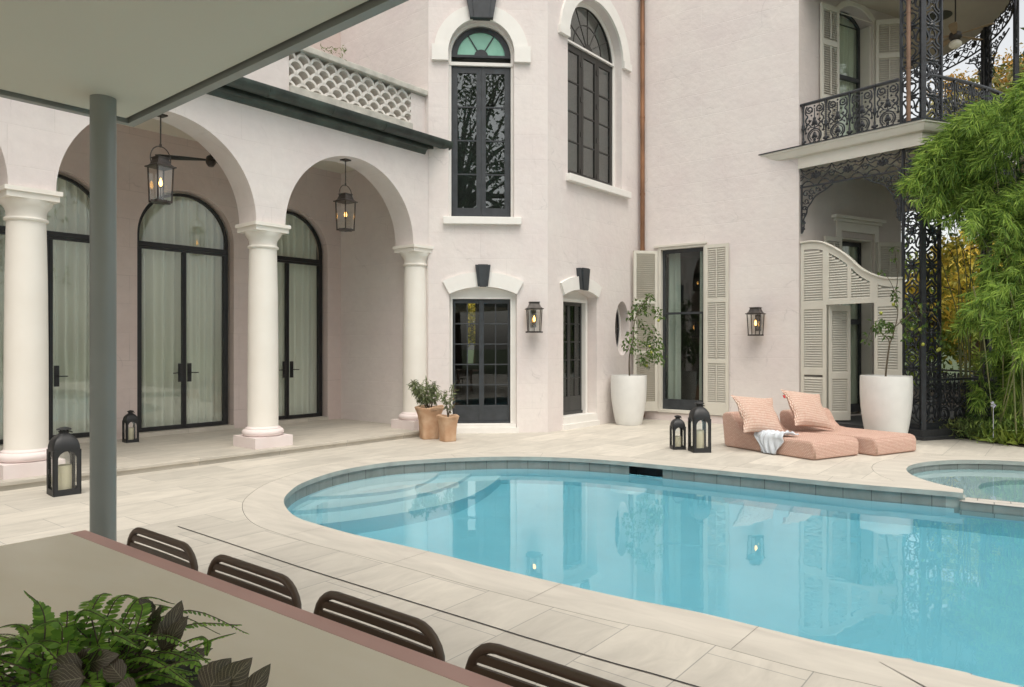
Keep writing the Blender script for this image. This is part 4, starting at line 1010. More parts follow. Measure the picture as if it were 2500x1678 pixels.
for p_, a in along_path(Sside, .46, .62, 7.6):
    q = Vector((-math.sin(R(a)), math.cos(R(a))))*.06
    obj('railing_panel', RM, None, BAL, TR(p_.x+q.x,p_.y+q.y,5.475,a) @ scaleM(1.03,1,1.02))
    t = Vector((math.cos(R(a)),math.sin(R(a))))*.23
    obj('baluster', BM, None, BAL, TR(p_.x+q.x-t.x,p_.y+q.y-t.y,5.475,a))
# ground railing on the garden side (nearer the column)
LR = MB(); strip(LR, [tuple(v_) for v_ in sidep], [(-.09,1.0),(-.03,1.0),(-.03,1.04),(-.09,1.04)]); strip(LR, [tuple(v_) for v_ in sidep], [(-.082,.25),(-.038,.25),(-.038,.28),(-.082,.28)])
LRo = part('ground_railing', LR, M_IRON)
for p_, a in along_path(Sside, .40, .58, 7.6):
    q = Vector((-math.sin(R(a)), math.cos(R(a))))*.06
    obj('railing_panel', RM, None, LRo, TR(p_.x+q.x,p_.y+q.y,.27,a) @ scaleM(1.0,1,.98))
# iron columns
def iron_column(p, d1, w1, d2, w2, zlo, zhi, post=.055, name='iron_column'):
    P = MB(); X = Vector(p); u1 = Vector((math.cos(R(d1)),math.sin(R(d1)))); u2 = Vector((math.cos(R(d2)),math.sin(R(d2))))
    def sq(c, h): P.box(c.x-h,c.x+h,c.y-h,c.y+h,zlo,zhi)
    def post_at(c, ang, hw_, hd):
        M_ = TR(c.x,c.y,0,ang); vs = [M_ @ Vector(q) for q in ((-hw_,-hd,zlo),(hw_,-hd,zlo),(hw_,hd,zlo),(-hw_,hd,zlo),(-hw_,-hd,zhi),(hw_,-hd,zhi),(hw_,hd,zhi),(-hw_,hd,zhi))]
        P.add(vs, [(0,3,2,1),(4,5,6,7),(0,1,5,4),(1,2,6,5),(2,3,7,6),(3,0,4,7)])
    post_at(X, (d1+d2)/2, post, post*.7)
    ends = []
    for u,w,d in ((u1,w1,d1),(u2,w2,d2)):
        e = X+u*w; post_at(e, d, .018, .028); ends.append(e)
        for z in (zlo+.02, zhi-.06):
            a, b = X, e; P.tube([(a.x,a.y,z+.02),(b.x,b.y,z+.02)], .02, 4)
        b0, b1 = X+u*.04, e
        M_ = TR(X.x,X.y,0,d); vs = [M_ @ Vector(q) for q in ((.0,-.01,zlo),(w,-.01,zlo),(w,.01,zlo),(0,.01,zlo),(0,-.01,zlo+.10),(w,-.01,zlo+.10),(w,.01,zlo+.10),(0,.01,zlo+.10))]
        P.add(vs, [(0,3,2,1),(4,5,6,7),(0,1,5,4),(1,2,6,5),(2,3,7,6),(3,0,4,7)])
    col_ = part(name, P, M_IRON)
    for u,w,d in ((u1,w1,d1),(u2,w2,d2)):
        n_ = max(1,round((zhi-zlo-.16)/.56)); hh = (zhi-zlo-.16)/n_
        for i in range(n_):
            c_ = X+u*(w*.5+.012)
            obj('lace_panel', LM, None, col_, TR(c_.x,c_.y,zlo+.11+hh*i,d) @ scaleM((w-.05)/.30,1,hh/.62))
    return col_
CX = G.w(2.19,.06)
iron_column(CX, gdir+180, .315, 24, .42, .17, 5.03)
iron_column(CX, gdir+180, .345, 24, .46, 5.43, 8.6)
cu = MB(); q = Vector(G.w(2.02,-.09)); cu.tube([(q.x,q.y,5.43),(q.x,q.y,6.4),(q.x,q.y,8.6)], .035, 12)
for z in (5.44,6.35,7.3): cu.tube([(q.x,q.y,z),(q.x,q.y,z+.04)], .04, 12)
obj('downspout', cu, mat('dull_copper', (.20,.125,.085), .5, metal=.4, var=.2, vscale=3), BAL, Matrix(), autosmooth=40)
for (px_, a1, a2) in (((9.93,14.12),57+180,57), ((10.42,15.75),82+180,82)):
    for zl, zh in ((.17,5.03),(5.43,8.6)):
        iron_column(px_, a1, .16, a2, .16, zl, zh, .05)
# friezes: under the balcony front and the upper eaves round the curve
tr_ = MB(); strip(tr_, [G.w(.02,.03),G.w(1.86,.03)], [(-.012,4.645),(.012,4.645),(.012,4.675),(-.012,4.675)]); FR_ = part('lace_frieze_rail', tr_, M_IRON)
for i in range(3): obj('lace_frieze', FM, None, FR_, G.at(.02+.61*(i+.5),.03,4.67) @ scaleM(1.02,1,1.03))
obj('bracket', BRL, None, FR_, G.at(.03,.03,4.65)); obj('bracket', BRR, None, FR_, G.at(1.855,.03,4.65))
for zf, s0 in ((8.22,.6),(4.66,.6)):
    tr_ = MB(); strip(tr_, [tuple(v_) for v_ in sidep], [(-.07,zf-.03),(-.045,zf-.03),(-.045,zf),(-.07,zf)]); F2 = part('lace_frieze_rail', tr_, M_IRON)
    for p_, a in along_path(Sside, .61, s0+.3, 9):
        q = Vector((-math.sin(R(a)), math.cos(R(a))))*.057
        obj('lace_frieze', FM, None, F2, TR(p_.x+q.x,p_.y+q.y,zf,a) @ scaleM(1.02,1,1.06))
    for (px_, ang) in (((9.93,14.12),57), ((10.42,15.75),82)):
        for s_ in (0,180): obj('bracket', BRL, None, F2, TR(px_[0],px_[1],zf-.02,ang+s_) @ Matrix.Translation((.16,0,0)) @ scaleM(1.25,1,1.0))
# ------------------------------------------------------------------ louvred screen with doorway
GT = [(.02,3.575),(.22,3.585),(.45,3.54),(.70,3.40),(.93,3.22),(1.15,3.0),(1.38,2.86),(1.62,2.78),(1.88,2.765)]
gt = sm2(GT, 5)
def gz(x):
    for i in range(len(gt)-1):
        if gt[i][0] <= x <= gt[i+1][0]: a,b = gt[i],gt[i+1]; return a[1]+(b[1]-a[1])*(x-a[0])/(b[0]-a[0])
    return gt[0][1] if x < gt[0][0] else gt[-1][1]
SCR = thing('louvred_screen', 'cream louvred timber screen with swooping top and open doorway beneath the iron gallery', 'screen', G.at(0,.05,.17))
LOC = Matrix.Translation((0,0,-.17))
op0, op1, opz = .525, 1.40, 2.375
pan = [(.085,.455),(.575,.92),(.99,1.32),(1.46,1.80)]
mb = MB()
def colstrip(x0_, x1_, zb, ztf):    # vertical board whose top follows the curve
    n_ = max(2,int((x1_-x0_)/.03)); top = [(x0_+(x1_-x0_)*i/n_, ztf(x0_+(x1_-x0_)*i/n_)) for i in range(n_+1)]
    mb.prism_y([(x0_,zb),(x1_,zb)]+top[::-1], -.02, .02)
edges = [.02]+[e for p_ in pan for e in p_]+[1.87]
for i in range(0,len(edges),2):
    x0_, x1_ = edges[i], edges[i+1]
    zb = .17 if (x1_ <= op0+.06 or x0_ >= op1-.02) else opz
    if i == 2: zb = opz; mb.box(.455,.525,-.02,.02,.17,opz-.001)
    if i == 6: zb = opz; mb.box(1.40,1.459,-.02,.02,.17,opz-.001)
    colstrip(x0_, x1_, zb, lambda x: gz(x)-.005)
def louv(x0_, x1_, z0_, ztf):
    n_ = int((max(ztf(x0_),ztf(x1_))-z0_)/.047)
    for j in range(n_):
        z = z0_+.047*(j+.5)
        xa, xb = x0_, x1_
        if z+.03 > min(ztf(x0_),ztf(x1_)):
            xs = [x0_+(x1_-x0_)*k/12 for k in range(13)]; ok = [x for x in xs if ztf(x) > z+.02]
            if len(ok) < 2: continue
            xa, xb = ok[0], ok[-1]
        mb.add([(xa,-.018,z-.020),(xb,-.018,z-.020),(xb,.012,z+.022),(xa,.012,z+.022),(xa,-.014,z-.023),(xb,-.014,z-.023),(xb,.016,z+.019),(xa,.016,z+.019)],[(0,1,2,3),(7,6,5,4),(0,4,5,1),(3,2,6,7),(0,3,7,4),(1,5,6,2)])
for i,(x0_,x1_) in enumerate(pan):
    tf = lambda x: gz(x)-.13
    n_ = 10; xs = [x0_+(x1_-x0_)*k/n_ for k in range(n_+1)]
    mb.prism_y([(x,tf(x)) for x in xs]+[(x,gz(x)-.005) for x in xs[::-1]], -.019, .019)
    if i in (0,3):
        for a,b in ((.17,.40),(1.05,1.17),(2.30,2.44)): mb.box(x0_,x1_,-.019,.019,a,b)
        louv(x0_,x1_,.40,lambda x: 1.05); louv(x0_,x1_,1.17,lambda x: 2.30); louv(x0_,x1_,2.44,tf)
    else:
        mb.box(x0_,x1_,-.019,.019,opz,opz+.09); louv(x0_,x1_,opz+.09,tf)
obj('louvred_panels', mb, M_LOUV, SCR, local=LOC)
mb = MB()
n_ = len(gt); pr = [(-.045,.0),(.045,.0),(.05,.02),(.035,.035),(-.035,.035),(-.05,.02)]
vs = []; fs = []
for i,(x,z) in enumerate(gt):
    a = gt[max(i-1,0)]; b = gt[min(i+1,n_-1)]; t = Vector((b[0]-a[0],b[1]-a[1])).normalized()
    for y,h in pr: vs.append((x-t.y*h, y, z+t.x*h))
for i in range(n_-1):
    for j in range(6): fs.append((i*6+j, i*6+(j+1)%6, (i+1)*6+(j+1)%6, (i+1)*6+j))
fs += [tuple(range(6)), tuple(range(n_*6-1,n_*6-7,-1))]; mb.add(vs, fs)
obj('top_rail', mb, M_LOUV, SCR, local=LOC, autosmooth=40)
o = shutter(.42, .20, 2.36, [(.20,.36),(.98,1.10),(2.26,2.36)], parent=SCR, M=G.at(.535,.09,0,52), rod=False, name='door_leaf')
# ------------------------------------------------------------------ canopy
K = Vector((-2.38,4.51)); CAN = thing('canopy', 'flat grey-green patio canopy with metal edge on a round post', 'canopy', TR(-2.31,4.05,0))
cM = Fr(K.x,K.y,-40)          # x along the pool side, y along u (away)
KI = Matrix.Translation((0,0,0))
mb = MB(); mb.box(.075,7.2,-5.5,-.075,3.0,3.04); obj('soffit', mb, M_SOFFIT, CAN, cM.M)
mb = MB(); mb.box(.0,7.3,-.052,.0,2.978,3.18); mb.box(.0,.052,-5.6,-.053,2.9782,3.18); mb.box(.0,7.3,-5.6,.0,3.181,3.20); obj('edge_beam', mb, M_CMETAL, CAN, cM.M)
mb = MB(); mb.lathe([(.0665,0),(.0665,3.0)], 40, -2.31, 4.05); obj('post', mb, M_CMETAL, CAN, Matrix(), autosmooth=40)
mb = MB(); mb.lathe([(.0665,0),(.0665,3.0)], 24, *cM.w(6.7,-.5)); obj('post', mb, M_CMETAL, CAN, Matrix(), autosmooth=40)
# ------------------------------------------------------------------ table and chairs
TF = Fr(-1.97,3.31,-38.2); TBL = thing('dining_table', 'long beige dining table with pink edge strip under the canopy', 'table', TF.at(1.7,-.55,0))
def bow(x): return .0095*x
xs = [3.55*i/40 for i in range(41)]
mb = MB(); mb.prism_z([(0.0,-1.10)]+[(x,-1.10-bow(x)) for x in xs[1:-1]]+[(3.55,-1.10)]+[(x,bow(x)-.066) for x in xs[::-1]], .72, .75); obj('tabletop', mb, M_TABLE, TBL, TF.M)
mb = MB(); mb.prism_z([(x,bow(x)-.064) for x in xs]+[(x,bow(x)) for x in xs[::-1]], .715, .7502); mb.prism_z([(x,-1.102-bow(x)) for x in xs[::-1]]+[(x,-1.165-bow(x)) for x in xs], .715, .7502); obj('edge_strip', mb, M_PEDGE, TBL, TF.M)
for x in (.45,3.1):
    for y in (-.22,-.90):
        mb = MB(); mb.tube([(x,y,.0),(x,y,.72)], .03, 12); obj('leg', mb, M_PEDGE, TBL, TF.M, autosmooth=40)
def make_chair():
    t = thing('patio_chair', 'x', 'chair', Matrix(), 'slatted brown metal chairs along the far side of the table')
    w, r = .285, .10; zt = .786
    pts = [(-w,.0,.44),(-w,.03,.60),(-w,.045,zt-r)]+[(-w+r-r*math.cos(R(a)),.048,zt-r+r*math.sin(R(a))) for a in range(15,91,15)]
    pts += [(w-r+r*math.sin(R(a)),.048,zt-r+r*math.cos(R(a))) for a in range(0,90,15)]+[(w,.045,zt-r),(w,.03,.60),(w,.0,.44)]
    mb = MB(); mb.tube(pts, .0145, 10); obj('back_frame', mb, M_CHAIR, t, autosmooth=60)
    mb = MB()
    for i,z in enumerate((.7475,.7105,.6735,.6365,.5995,.5625)):
        hw_ = w-.012-(.022 if i == 0 else 0)
        b = lambda x: .044-.0-.02*(x/w)**2*0 + .006*(1-(x/w)**2)
        xs_ = [-hw_+2*hw_*k/10 for k in range(11)]
        for k in range(10):
            xa, xb = xs_[k], xs_[k+1]; ya, yb = b(xa), b(xb)
            mb.add([(xa,ya-.005,z-.0125),(xb,yb-.005,z-.0125),(xb,yb-.005,z+.0125),(xa,ya-.005,z+.0125),(xa,ya+.005,z-.0125),(xb,yb+.005,z-.0125),(xb,yb+.005,z+.0125),(xa,ya+.005,z+.0125)],[(0,1,2,3),(7,6,5,4),(0,4,5,1),(3,2,6,7)])
    obj('back_slats', mb, M_CHAIR, t)
    mb = MB(); mb.tube([(-w+.02,.0,.44),(-w+.02,-.42,.45),(w-.02,-.42,.45),(w-.02,.0,.44)], .014, 8)
    for k in range(7): mb.box(-w+.03,w-.03,-.40+.06*k,-.36+.06*k,.438,.448)
    obj('seat', mb, M_CHAIR, t, autosmooth=60)
    for x in (-1,1):
        for ya,yb in ((0,.06),(-.42,-.45)):
            mb = MB(); mb.tube([(x*(w-.02),ya,.445),(x*(w-.0),yb,.0)], .014, 8); obj('leg', mb, M_CHAIR, t, autosmooth=60)
    return t
ch = make_chair()
spots = [(.54,'farthest brown slatted chair, beside the canopy post at the table end'),(1.217,'second brown slatted chair from the canopy post along the table'),(1.886,'third brown slatted chair from the canopy post, nearest the fern planter'),(2.56,'nearest brown slatted chair, cut by the bottom edge beside the drain slot')]
for i,(x,lb) in enumerate(spots):
    M_ = TF.at(x, bow(x)+.033, 0, 0)
    if i == 0: ch.matrix_basis = M_; W[ch.name] = M_; ch['label'] = lb; protoC = ch
    else: copy_tree(protoC, M_, props=dict(label=lb))
# ------------------------------------------------------------------ floor lanterns with candles
def floor_lantern(M_, w, h, label, clabel, ch_=.55, cr=.28):
    t = thing('floor_lantern', label, 'lantern', M_, 'black arched candle lanterns on the paving')
    a = w/2; hb = h*.60; b = MB()
    b.box(-a,a,-a,a,0,.02)
    op = archpoly(-a*.66,a*.66,h*.085,hb-a*.60,14)
    for k in range(4):
        q = MB(); q.wall([(-a,.02),(a,.02),(a,hb+.02),(-a,hb+.02)], [list(reversed(op))], -a, -a+.012)
        Mk = Matrix.Rotation(R(90*k),4,'Z'); b.add([Mk @ Vector(v_) for v_ in q.v], q.f)
    obj('body', b, M_LANT, t, autosmooth=30)
    d = MB(); H = h-hb; prof = [(a*1.0,hb+.02),(a*1.0,hb+.05*h),(a*.97,hb+.09*h),(a*.88,hb+.145*h),(a*.72,hb+.19*h),(a*.52,hb+.222*h),(a*.40,hb+.235*h),(a*.36,hb+.245*h)]
    d.lathe(prof, 32, 0, 0, sq=lambda z: 9 if z < hb+.16*h else 5); obj('dome', d, M_LANT, t, autosmooth=35)
    c = MB(); zt = hb+.245*h; c.lathe([(a*.34,zt),(a*.34,zt+.012)], 20)
    for k in range(6): an = R(60*k+20); c.box(a*.28*math.cos(an)-.006,a*.28*math.cos(an)+.006,a*.28*math.sin(an)-.006,a*.28*math.sin(an)+.006,zt+.012,zt+.05*h)
    zc = zt+.05*h; c.lathe([(a*.52,zc),(a*.55,zc+.008),(a*.46,zc+.022*h),(a*.25,zc+.036*h),(.005,zc+.042*h)], 24)
    c.tube([(a*.38*math.cos(R(x)),a*.38*math.sin(R(x)),zt+.02) for x in range(0,360,15)], .006, 6, True); c.tube([(a*.4,0,zt+.02),(a*.62,0,zt+.005)], .006, 6)
    obj('cap', c, M_LANT, t, autosmooth=40)
    g_ = MB()
    for k in range(4):
        q = MB(); q.box(-a*.75,a*.75,-a+.014,-a+.017,.022,hb-.01); Mk = Matrix.Rotation(R(90*k),4,'Z'); g_.add([Mk @ Vector(v_) for v_ in q.v], q.f)
    obj('pane', g_, M_LGLASS, t)
    l = MB(); l.box(-a-.012,-a,-.012,.012,h*.30,h*.36); obj('latch', l, M_LANT, t)
    k = MB(); r = a*cr*1.6; k.lathe([(r,0),(r,hb*ch_),(r*.97,hb*ch_+.004),(r*.6,hb*ch_-.006)], 28); k.tube([(0,0,hb*ch_-.01),(.002,0,hb*ch_+.018)], .003, 5)
    o = obj('pillar_candle', k, M_CANDLE, None, M_ @ Matrix.Translation((0,0,.0205)), autosmooth=40, label=clabel, cat='candle')
LG = .27
floor_lantern(TR(-4.85,7.76,0,46), .265, .775, 'large black lantern on the paving beside the canopy post, in front of the left column', 'thick cream candle inside the large lantern by the canopy post', .62, .34)
floor_lantern(TR(-5.96,11.2,.10,46), .185, .53, 'small black lantern on the porch floor against the pink wall between two arched doors', 'pink-tinged candle inside the small lantern on the porch floor', .62, .3)
floor_lantern(TR(2.575,11.14,0,3), .20, .56, 'small black lantern standing left of the taller one near the woven loungers', 'pale candle inside the shorter lantern near the woven loungers', .52, .34)
floor_lantern(TR(2.84,10.86,0,4), .27, .81, 'tall black lantern standing between the small lantern and the woven loungers', 'tall cream candle inside the taller lantern near the woven loungers', .62, .30)
# ------------------------------------------------------------------ gas lanterns
def gas_body(b, g_, fl, st_, w0, w1, zb, zt, hr_):   # tapered: w0 bottom half width, w1 top half width
    def sqz(z): k = (z-zb)/(zt-zb); return w0+(w1-w0)*k
    for sx in (-1,1):
        for sy in (-1,1): b.tube([(sx*w0,sy*w0,zb),(sx*w1,sy*w1,zt)], .011, 4)
    b.lathe([(w0*1.46,zb-.02),(w0*1.46,zb+.006)], 4, 0, 0); 
    def sqring(h1,z1,h2,z2): 
        vs = [(sx*h1,sy*h1,z1) for sx,sy in ((-1,-1),(1,-1),(1,1),(-1,1))]+[(sx*h2,sy*h2,z2) for sx,sy in ((-1,-1),(1,-1),(1,1),(-1,1))]
        b.add(vs, [(0,1,5,4),(1,2,6,5),(2,3,7,6),(3,0,4,7)])
    b.box(-w0-.008,w0+.008,-w0-.008,w0+.008,zb-.018,zb+.008)
    b.box(-w1-.03,w1+.03,-w1-.03,w1+.03,zt-.004,zt+.012)
    sqring(w1+.012,zt+.012,w1*.86,zt+hr_*.35); sqring(w1*.86,zt+hr_*.35,w1*.70,zt+hr_*.8); sqring(w1*.70,zt+hr_*.8,w1*.70,zt+hr_)
    b.box(-w1*.76,w1*.76,-w1*.76,w1*.76,zt+hr_,zt+hr_+.012)
    for s in range(4):
        a0 = Matrix.Rotation(R(90*s),4,'Z'); q = [a0 @ Vector(v_) for v_ in ((-w0+.01,-w0,zb+.01),(w0-.01,-w0,zb+.01),(w1-.01,-w1,zt-.01),(-w1+.01,-w1,zt-.01),(-w0+.01,-w0+.003,zb+.01),(w0-.01,-w0+.003,zb+.01),(w1-.01,-w1+.003,zt-.01),(-w1+.01,-w1+.003,zt-.01))]
        g_.add(q, [(0,1,2,3),(7,6,5,4),(0,4,5,1),(3,2,6,7),(0,3,7,4),(1,5,6,2)])
    zf = zb+(zt-zb)*.42
    st_.tube([(0,0,zb),(0,0,zf)], .007, 6); st_.lathe([(.014,zf-.01),(.02,zf+.006)], 8)
    fl.lathe([(.004,zf+.005),(.020,zf+.03),(.024,zf+.055),(.014,zf+.095),(.002,zf+.125)], 10)
def pendant(M_, label):
    t = thing('pendant_lantern', label, 'lantern', M_, 'gas lanterns hanging under the porch arches'); b, g_, fl, st_ = MB(), MB(), MB(), MB()
    gas_body(b, g_, fl, st_, .098, .112, -1.17, -.71, .12)
    obj('body', b, M_GASL, t); obj('pane', g_, M_LGLASS, t); obj('burner', st_, M_GASL, t); obj('flame', fl, M_FLAME, t, smooth=True)
    h = MB(); h.tube([(.145*math.cos(R(a))*1.0, 0, -.60+.17*math.sin(R(a))) for a in range(-30,211,10)], .008, 6); h.tube([(.125,0,-.685),(.128,0,-.70)], .008, 6); h.tube([(0,0,-.43),(0,0,0)], .009, 8); h.tube([(0,0,-.44),(0,0,-.40)], .016, 8); h.box(-.065,.065,-.065,.065,-.02,0)
    obj('hanger', h, M_GASL, t, autosmooth=50)
pendant(F.at(ARC[1]+.02,.0,4.715,8), 'glowing gas lantern hanging in the arch nearest the canopy post')
pendant(F.at(ARC[0]-.02,.0,4.715,8), 'glowing gas lantern hanging in the arch nearest the terracotta pots')
def wall_lantern(M_, label):
    t = thing('wall_lantern', label, 'lantern', M_, 'gas lanterns fixed to the house wall'); b, g_, fl, st_ = MB(), MB(), MB(), MB()
    gas_body(b, g_, fl, st_, .108, .128, -.38, .03, .12)
    obj('body', b, M_GASL, t); obj('pane', g_, M_LGLASS, t); obj('burner', st_, M_GASL, t); obj('flame', fl, M_FLAME, t, smooth=True)
    k = MB(); k.box(-.05,.05,.13,.20,-.30,.02); k.tube([(0,.16,.0),(0,.12,.05),(0,.06,.09)], .012, 8); obj('bracket', k, M_GASL, t)
wall_lantern(A.at(1.925,-.20,2.24,0), 'gas lantern on the bay wall between the two keystone doors')
wall_lantern(C.at(2.60,-.20,2.20,0), 'gas lantern on the pink wall between the shuttered window and the louvred screen')
# ------------------------------------------------------------------ fans
def fan(M_, n_, rb, rod, hubr, bw, mB, label, light=False, tilt=12, name='ceiling_fan'):
    t = thing(name, label, 'fan', M_)
    h = MB(); h.lathe([(hubr*.55,-.10),(hubr,-.05),(hubr*1.05,.0),(hubr*.9,.05),(hubr*.4,.08)], 20); h.tube([(0,0,.07),(0,0,rod)], .014, 8); h.lathe([(.07,rod-.05),(.04,rod-.06)] if False else [(.035,rod-.07),(.075,rod-.01),(.075,rod)], 16)
    obj('motor', h, M_GASL, t, autosmooth=40)
    for k in range(n_):
        b = MB(); tl = math.tan(R(tilt))
        vs = []
        prof = [(hubr*.9,.03),(hubr*1.6,.035),(rb*.55,bw*.85),(rb*.9,bw),(rb,bw*.75)]
        for x,w in prof:
            for y in (-w,w): vs += [(x,y,y*tl+.008),(x,y,y*tl)]
        fs = []
        for i in range(len(prof)-1):
            a = i*4; c = a+4
            fs += [(a,c,c+2,a+2),(a+1,a+3,c+3,c+1),(a,a+1,c+1,c),(a+2,c+2,c+3,a+3)]
        fs += [(0,2,3,1),(len(vs)-4,len(vs)-3,len(vs)-1,len(vs)-2)]
        b.add(vs, fs)
        obj('blade', b, mB, t, local=Matrix.Rotation(R(360*k/n_),4,'Z'))
    if light:
        g_ = MB(); g_.lathe([(.02,-.24),(.08,-.23),(.11,-.19),(.11,-.14),(.07,-.10)], 20); obj('lamp_shade', g_, M_GLOBE, t, smooth=True)
fan(F.at(-.20,1.2,4.56,26), 3, .80, .60, .075, .085, M_BLACK, 'black three-bladed fan on the porch ceiling behind the left arch', tilt=10)
fan(TR(8.66,14.0,7.66,18), 5, .66, .93, .11, .075, M_GOLD, 'brown five-bladed fan with a milk glass lamp on the upper gallery ceiling', True)
# ------------------------------------------------------------------ loungers, cushions, towel
def lounger(M_, label):
    t = thing('woven_lounger', label, 'lounger', M_, 'pink rope-woven loungers by the pool')
    L, Wd = 1.66, 1.0; r = .07
    # lofted body with rounded corners: cross-sections along x
    side = [(-.02,.045),(.0,.0),(L-.02,.0),(L,.03),(L+.0,.19),(L-.03,.245),(L-.09,.265),(.50,.255),(.36,.27),(.27,.345),(.20,.47),(.16,.525),(.10,.55),(.0,.545),(-.05,.52),(-.07,.47)]
    b = MB(); b.prism_y(side, 0, Wd)
    o = obj('seat_body', b, M_WICK, t, cube_uv=1, bevel=.055, seg=4); 
    for p_ in o.data.polygons: p_.use_smooth = True
    o.data.set_sharp_from_angle(angle=R(60)); o.modifiers['bevel'].angle_limit = R(50); o.modifiers['bevel'].harden_normals = False
    return t
LA = Fr(3.50,11.43,-60.5)   # x head->foot, y across to the right
l1 = lounger(TR(3.39,11.42,0,-60.5), 'front pink woven lounger, nearest the lanterns, with a grey towel over its side')
l2 = lounger(TR(4.45,11.81,0,-60.5), 'rear pink woven lounger, nearest the big white planter in front of the iron column')
def pillow(M_, w, h, th, label, tag=False):
    mb = MB()
    def P(u, v_, s):
        x = (u-.5)*2; y = (v_-.5)*2
        e = max(0,1-abs(x)**2.6)*max(0,1-abs(y)**2.6); pin = 1-.10*(1-abs(x)**2)*abs(y)**3; pin2 = 1-.10*(1-abs(y)**2)*abs(x)**3
        dx = .012*math.sin(7*y+2*x); z = s*th/2*e**.55*(1+.08*math.sin(5*x+3*y)) 
        return (x*w/2*pin2+dx, z+.03*math.sin(2.2*x)*math.cos(1.7*y), y*h/2*pin)
    def dense(s):
        vs = []; n_ = 26
        q = MB(); q.grid(lambda u,v_: P(u,v_,s), n_, n_)
        q.uv = [[(a*w,b_*h) for a,b_ in uu] for uu in q.uv]
        if s > 0: q.f = [tuple(reversed(f)) for f in q.f]; q.uv = [u[::-1] for u in q.uv]
        mb.add(q.v, q.f, q.uv)
    dense(1); dense(-1)
    o = obj('cushion', mb, M_PILL, None, M_, smooth=True, label=label, cat='cushion', group='pink knitted cushions on the loungers')
    W[o.name] = M_
    if tag:
        k = MB(); k.box(-w/2-.012,-w/2+.02,-.006,.006,h/2-.17,h/2-.12); obj('tag', k, mat('red_tag', (.45,.03,.03), .7), o)
def leanM(base, yaw, lean, roll=0): return Matrix.Translation(base) @ Matrix.Rotation(R(yaw),4,'Z') @ Matrix.Rotation(R(lean),4,'X') @ Matrix.Rotation(R(roll),4,'Y')
q1 = pt(1852,1013,11.0); q2 = pt(1972,1000,11.35)
pillow(leanM(q1,24,-34,6), .78, .66, .21, 'pink knitted cushion leaning on the front lounger beside the grey towel')
pillow(leanM(q2,26,-36,9), .78, .68, .21, 'pink knitted cushion with a red tag leaning on the rear lounger', True)
tw = MB(); LW = TR(3.39,11.42,0,-60.5)
def towel(u, v_):
    x = .66+.50*u+.05*math.sin(9*v_)+.10*(v_-.3)*(.5-u); s = v_*(.70+.17*math.sin(3.0*u+.6)-.20*abs(u-.5)*2)+.03*u
    top = .34
    fold = .022*math.sin(13*u+3*v_)+.016*math.sin(23*u-5*v_)
    if s < top: y = top-s-.02; z = .285+abs(fold)*1.1+.02*math.sin(6*s*4)**2
    else:
        k = s-top; y = -.030-abs(fold)*1.2-.01*math.sin(k*9); z = .275-k
    if abs(s-top) < .06: z -= 0.004
    x += (.58-x+.36)*max(0,s-top)*1.1
    return (x, y, max(z,.02))
tw.grid(towel, 40, 44)
o = obj('towel', tw, M_LEMGREY, None, LW, smooth=True, label='crumpled pale grey towel draped over the side of the front lounger', cat='towel')
sdm = o.modifiers.new('thick', 'SOLIDIFY'); sdm.thickness = .008; sdm.offset = 1
# ------------------------------------------------------------------ foliage helpers
def leaf(V, Fc, p, d, n_, L, w, bend=.15):
    d = d.normalized(); s = d.cross(n_); s = s.normalized() if s.length > 1e-6 else d.orthogonal().normalized(); n2 = s.cross(d)
    b = len(V); m_ = p+d*L*.42; t = p+d*L-n2*L*bend
    V += [p[:], (m_-s*w/2+n2*w*.12)[:], t[:], (m_+s*w/2+n2*w*.12)[:]]
    Fc.append((b,b+1,b+2)); Fc.append((b,b+2,b+3))
def rleaf(V, Fc, p, d, n_, L, w, bend=.1):     # blunt, rounded leaflet
    d = d.normalized(); s = d.cross(n_); s = s.normalized() if s.length > 1e-6 else d.orthogonal().normalized(); n2 = s.cross(d); b = len(V)
    for k,q in ((0,.18),(.3,.5),(.75,.46),(1,.12)):
        c = p+d*L*k-n2*L*bend*k*k; V += [(c-s*w*q)[:], (c+s*w*q)[:]]
    for i in range(3): Fc.append((b+2*i,b+2*i+2,b+2*i+3,b+2*i+1))
def rv(rng, s=1): return Vector((rng.uniform(-1,1),rng.uniform(-1,1),rng.uniform(-1,1)))*s
def leafmesh(name, V, Fc, m): 
    mb = MB(); mb.v = V; mb.f = Fc; mb.uv = [None]*len(Fc); return mb
